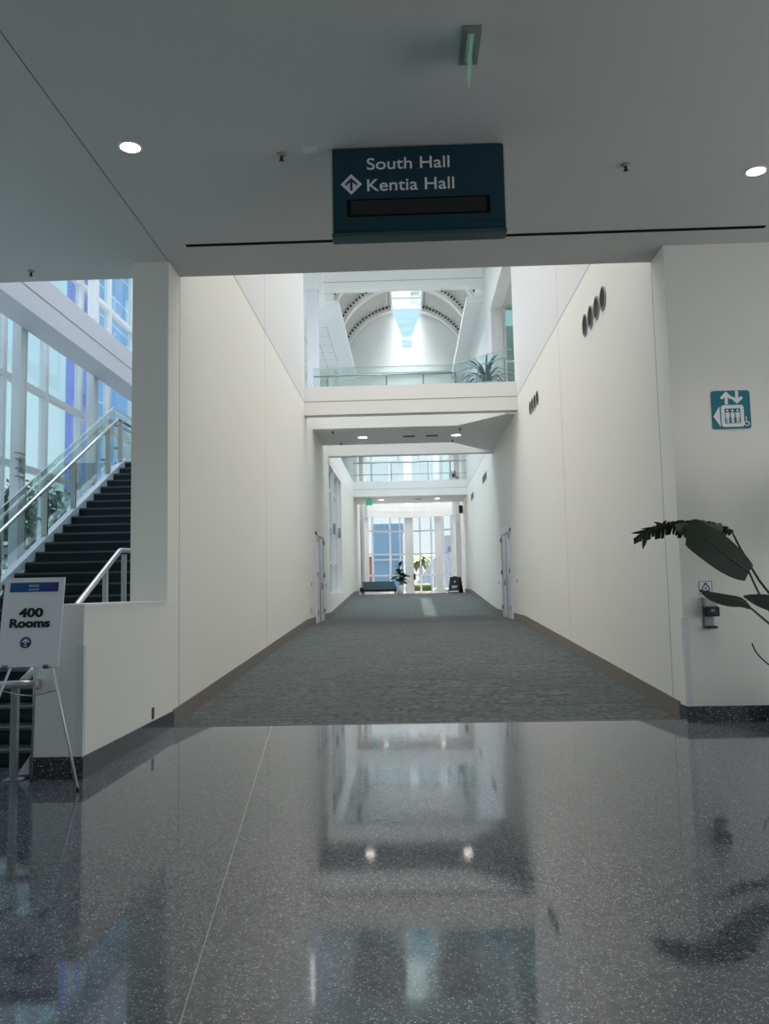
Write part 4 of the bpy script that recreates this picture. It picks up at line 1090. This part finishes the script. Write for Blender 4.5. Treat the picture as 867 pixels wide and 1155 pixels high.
# ------------------------------------------------------------------ light
W = bpy.data.worlds.new('sky'); bpy.context.scene.world = W; W.use_nodes = True
t = W.node_tree; bgn = t.nodes['Background']
tc = t.nodes.new('ShaderNodeTexCoord'); s = t.nodes.new('ShaderNodeSeparateXYZ'); t.links.new(tc.outputs['Generated'], s.inputs[0])
cr = t.nodes.new('ShaderNodeValToRGB'); e = cr.color_ramp.elements
e[0].position = 0.; e[0].color = (.92, .97, 1., 1)
e[1].position = .14; e[1].color = (.78, .95, 1.02, 1)
x = e.new(.45); x.color = (.58, .90, 1.05, 1)
x = e.new(1.); x.color = (.25, .55, .9, 1)
t.links.new(s.outputs['Z'], cr.inputs[0]); t.links.new(cr.outputs[0], bgn.inputs['Color']); bgn.inputs['Strength'].default_value = 1.0
S = bpy.data.lights.new('sun', 'SUN'); S.energy = 28; S.angle = .009; S.color = (1, .96, .9)
so_ = bpy.data.objects.new('sun', S); COL.objects.link(so_)
so_.rotation_euler = Vector((.1, -3.5, -14.6)).to_track_quat('-Z', 'Y').to_euler()
# daylight through the frosted atrium skylight
A = bpy.data.lights.new('skylight_daylight', 'AREA'); A.shape = 'RECTANGLE'; A.size = 4.1; A.size_y = 19.4; A.energy = 960; A.color = (1, .985, .96)
ao = bpy.data.objects.new('skylight_daylight', A); COL.objects.link(ao); ao.location = (-.3, 20.6, ZR-.02); A.spread = 1.8
# area lamps: daylight under the vault skylight, the others added as fill
def area(name, loc, sx, sy, en, col, rot=(0, 0, 0), spread=1.9):
    A = bpy.data.lights.new(name, 'AREA'); A.shape = 'RECTANGLE'; A.size = sx; A.size_y = sy; A.energy = en; A.color = col
    if rot == (0, 0, 0): A.spread = spread
    o = bpy.data.objects.new(name, A); COL.objects.link(o); o.location = loc; o.rotation_euler = rot
    return o
area('lobby_fill_lamp', (8.38, 4.2, 2.45), 4.2, 8.2, 150, (1, .975, .95), (0, PI/2, 0))  # lamp added at the unseen side window to brighten the lobby pier
area('vault_daylight', (.17, 37.3, 16.1), 1.3, 11, 620, (.90, .95, 1), spread=1.35)
area('bay_fill_lamp', (.1, 48.6, 9.78), 4, 3, 180, (.95, .98, 1))  # lamp added under the closed bay roof to lift columns and frames
area('gallery_fill_lamp', (-5.2, 34.6, ZR-.02), 2.6, 7, 150, (.95, .98, 1), spread=3.1)  # added lamp, the gallery ceiling above it has no skylight
area('stair_hall_fill_lamp', (-5.2, 16.5, ZR-.02), 2.6, 11, 330, (.95, .97, 1))  # added lamp below the solid stair hall ceiling

# ------------------------------------------------------------------ camera
cam = bpy.data.cameras.new('camera'); co = bpy.data.objects.new('camera', cam); COL.objects.link(co)
R_ = ((0.9992822701983897, 0.03203037558996904, -0.020223736220541435), (-0.02318589504850039, 0.09498537614394238, -0.995208617622252), (-0.029955946620870613, 0.9949632321640631, 0.09565985523555978))
rt, dn_, fw = (Vector(r) for r in R_)
up = -dn_; bk = -fw
co.matrix_world = Matrix(((rt.x, up.x, bk.x, 0), (rt.y, up.y, bk.y, 0), (rt.z, up.z, bk.z, 1.5), (0, 0, 0, 1)))
cam.sensor_width = 36; cam.lens = 960/1155*36; cam.shift_x = 2.5/1155; cam.shift_y = -2.5/1155
cam.clip_start = .05; cam.clip_end = 600
sc = bpy.context.scene; sc.camera = co
sc.view_settings.view_transform = 'Standard'; sc.view_settings.look = 'None'; sc.view_settings.gamma = 1; sc.view_settings.use_curve_mapping = False
sc.view_settings.exposure = 0.
sc.cycles.max_bounces = 10; sc.cycles.diffuse_bounces = 6; sc.cycles.glossy_bounces = 4; sc.cycles.transparent_max_bounces = 16
sc.cycles.sample_clamp_indirect = 6.
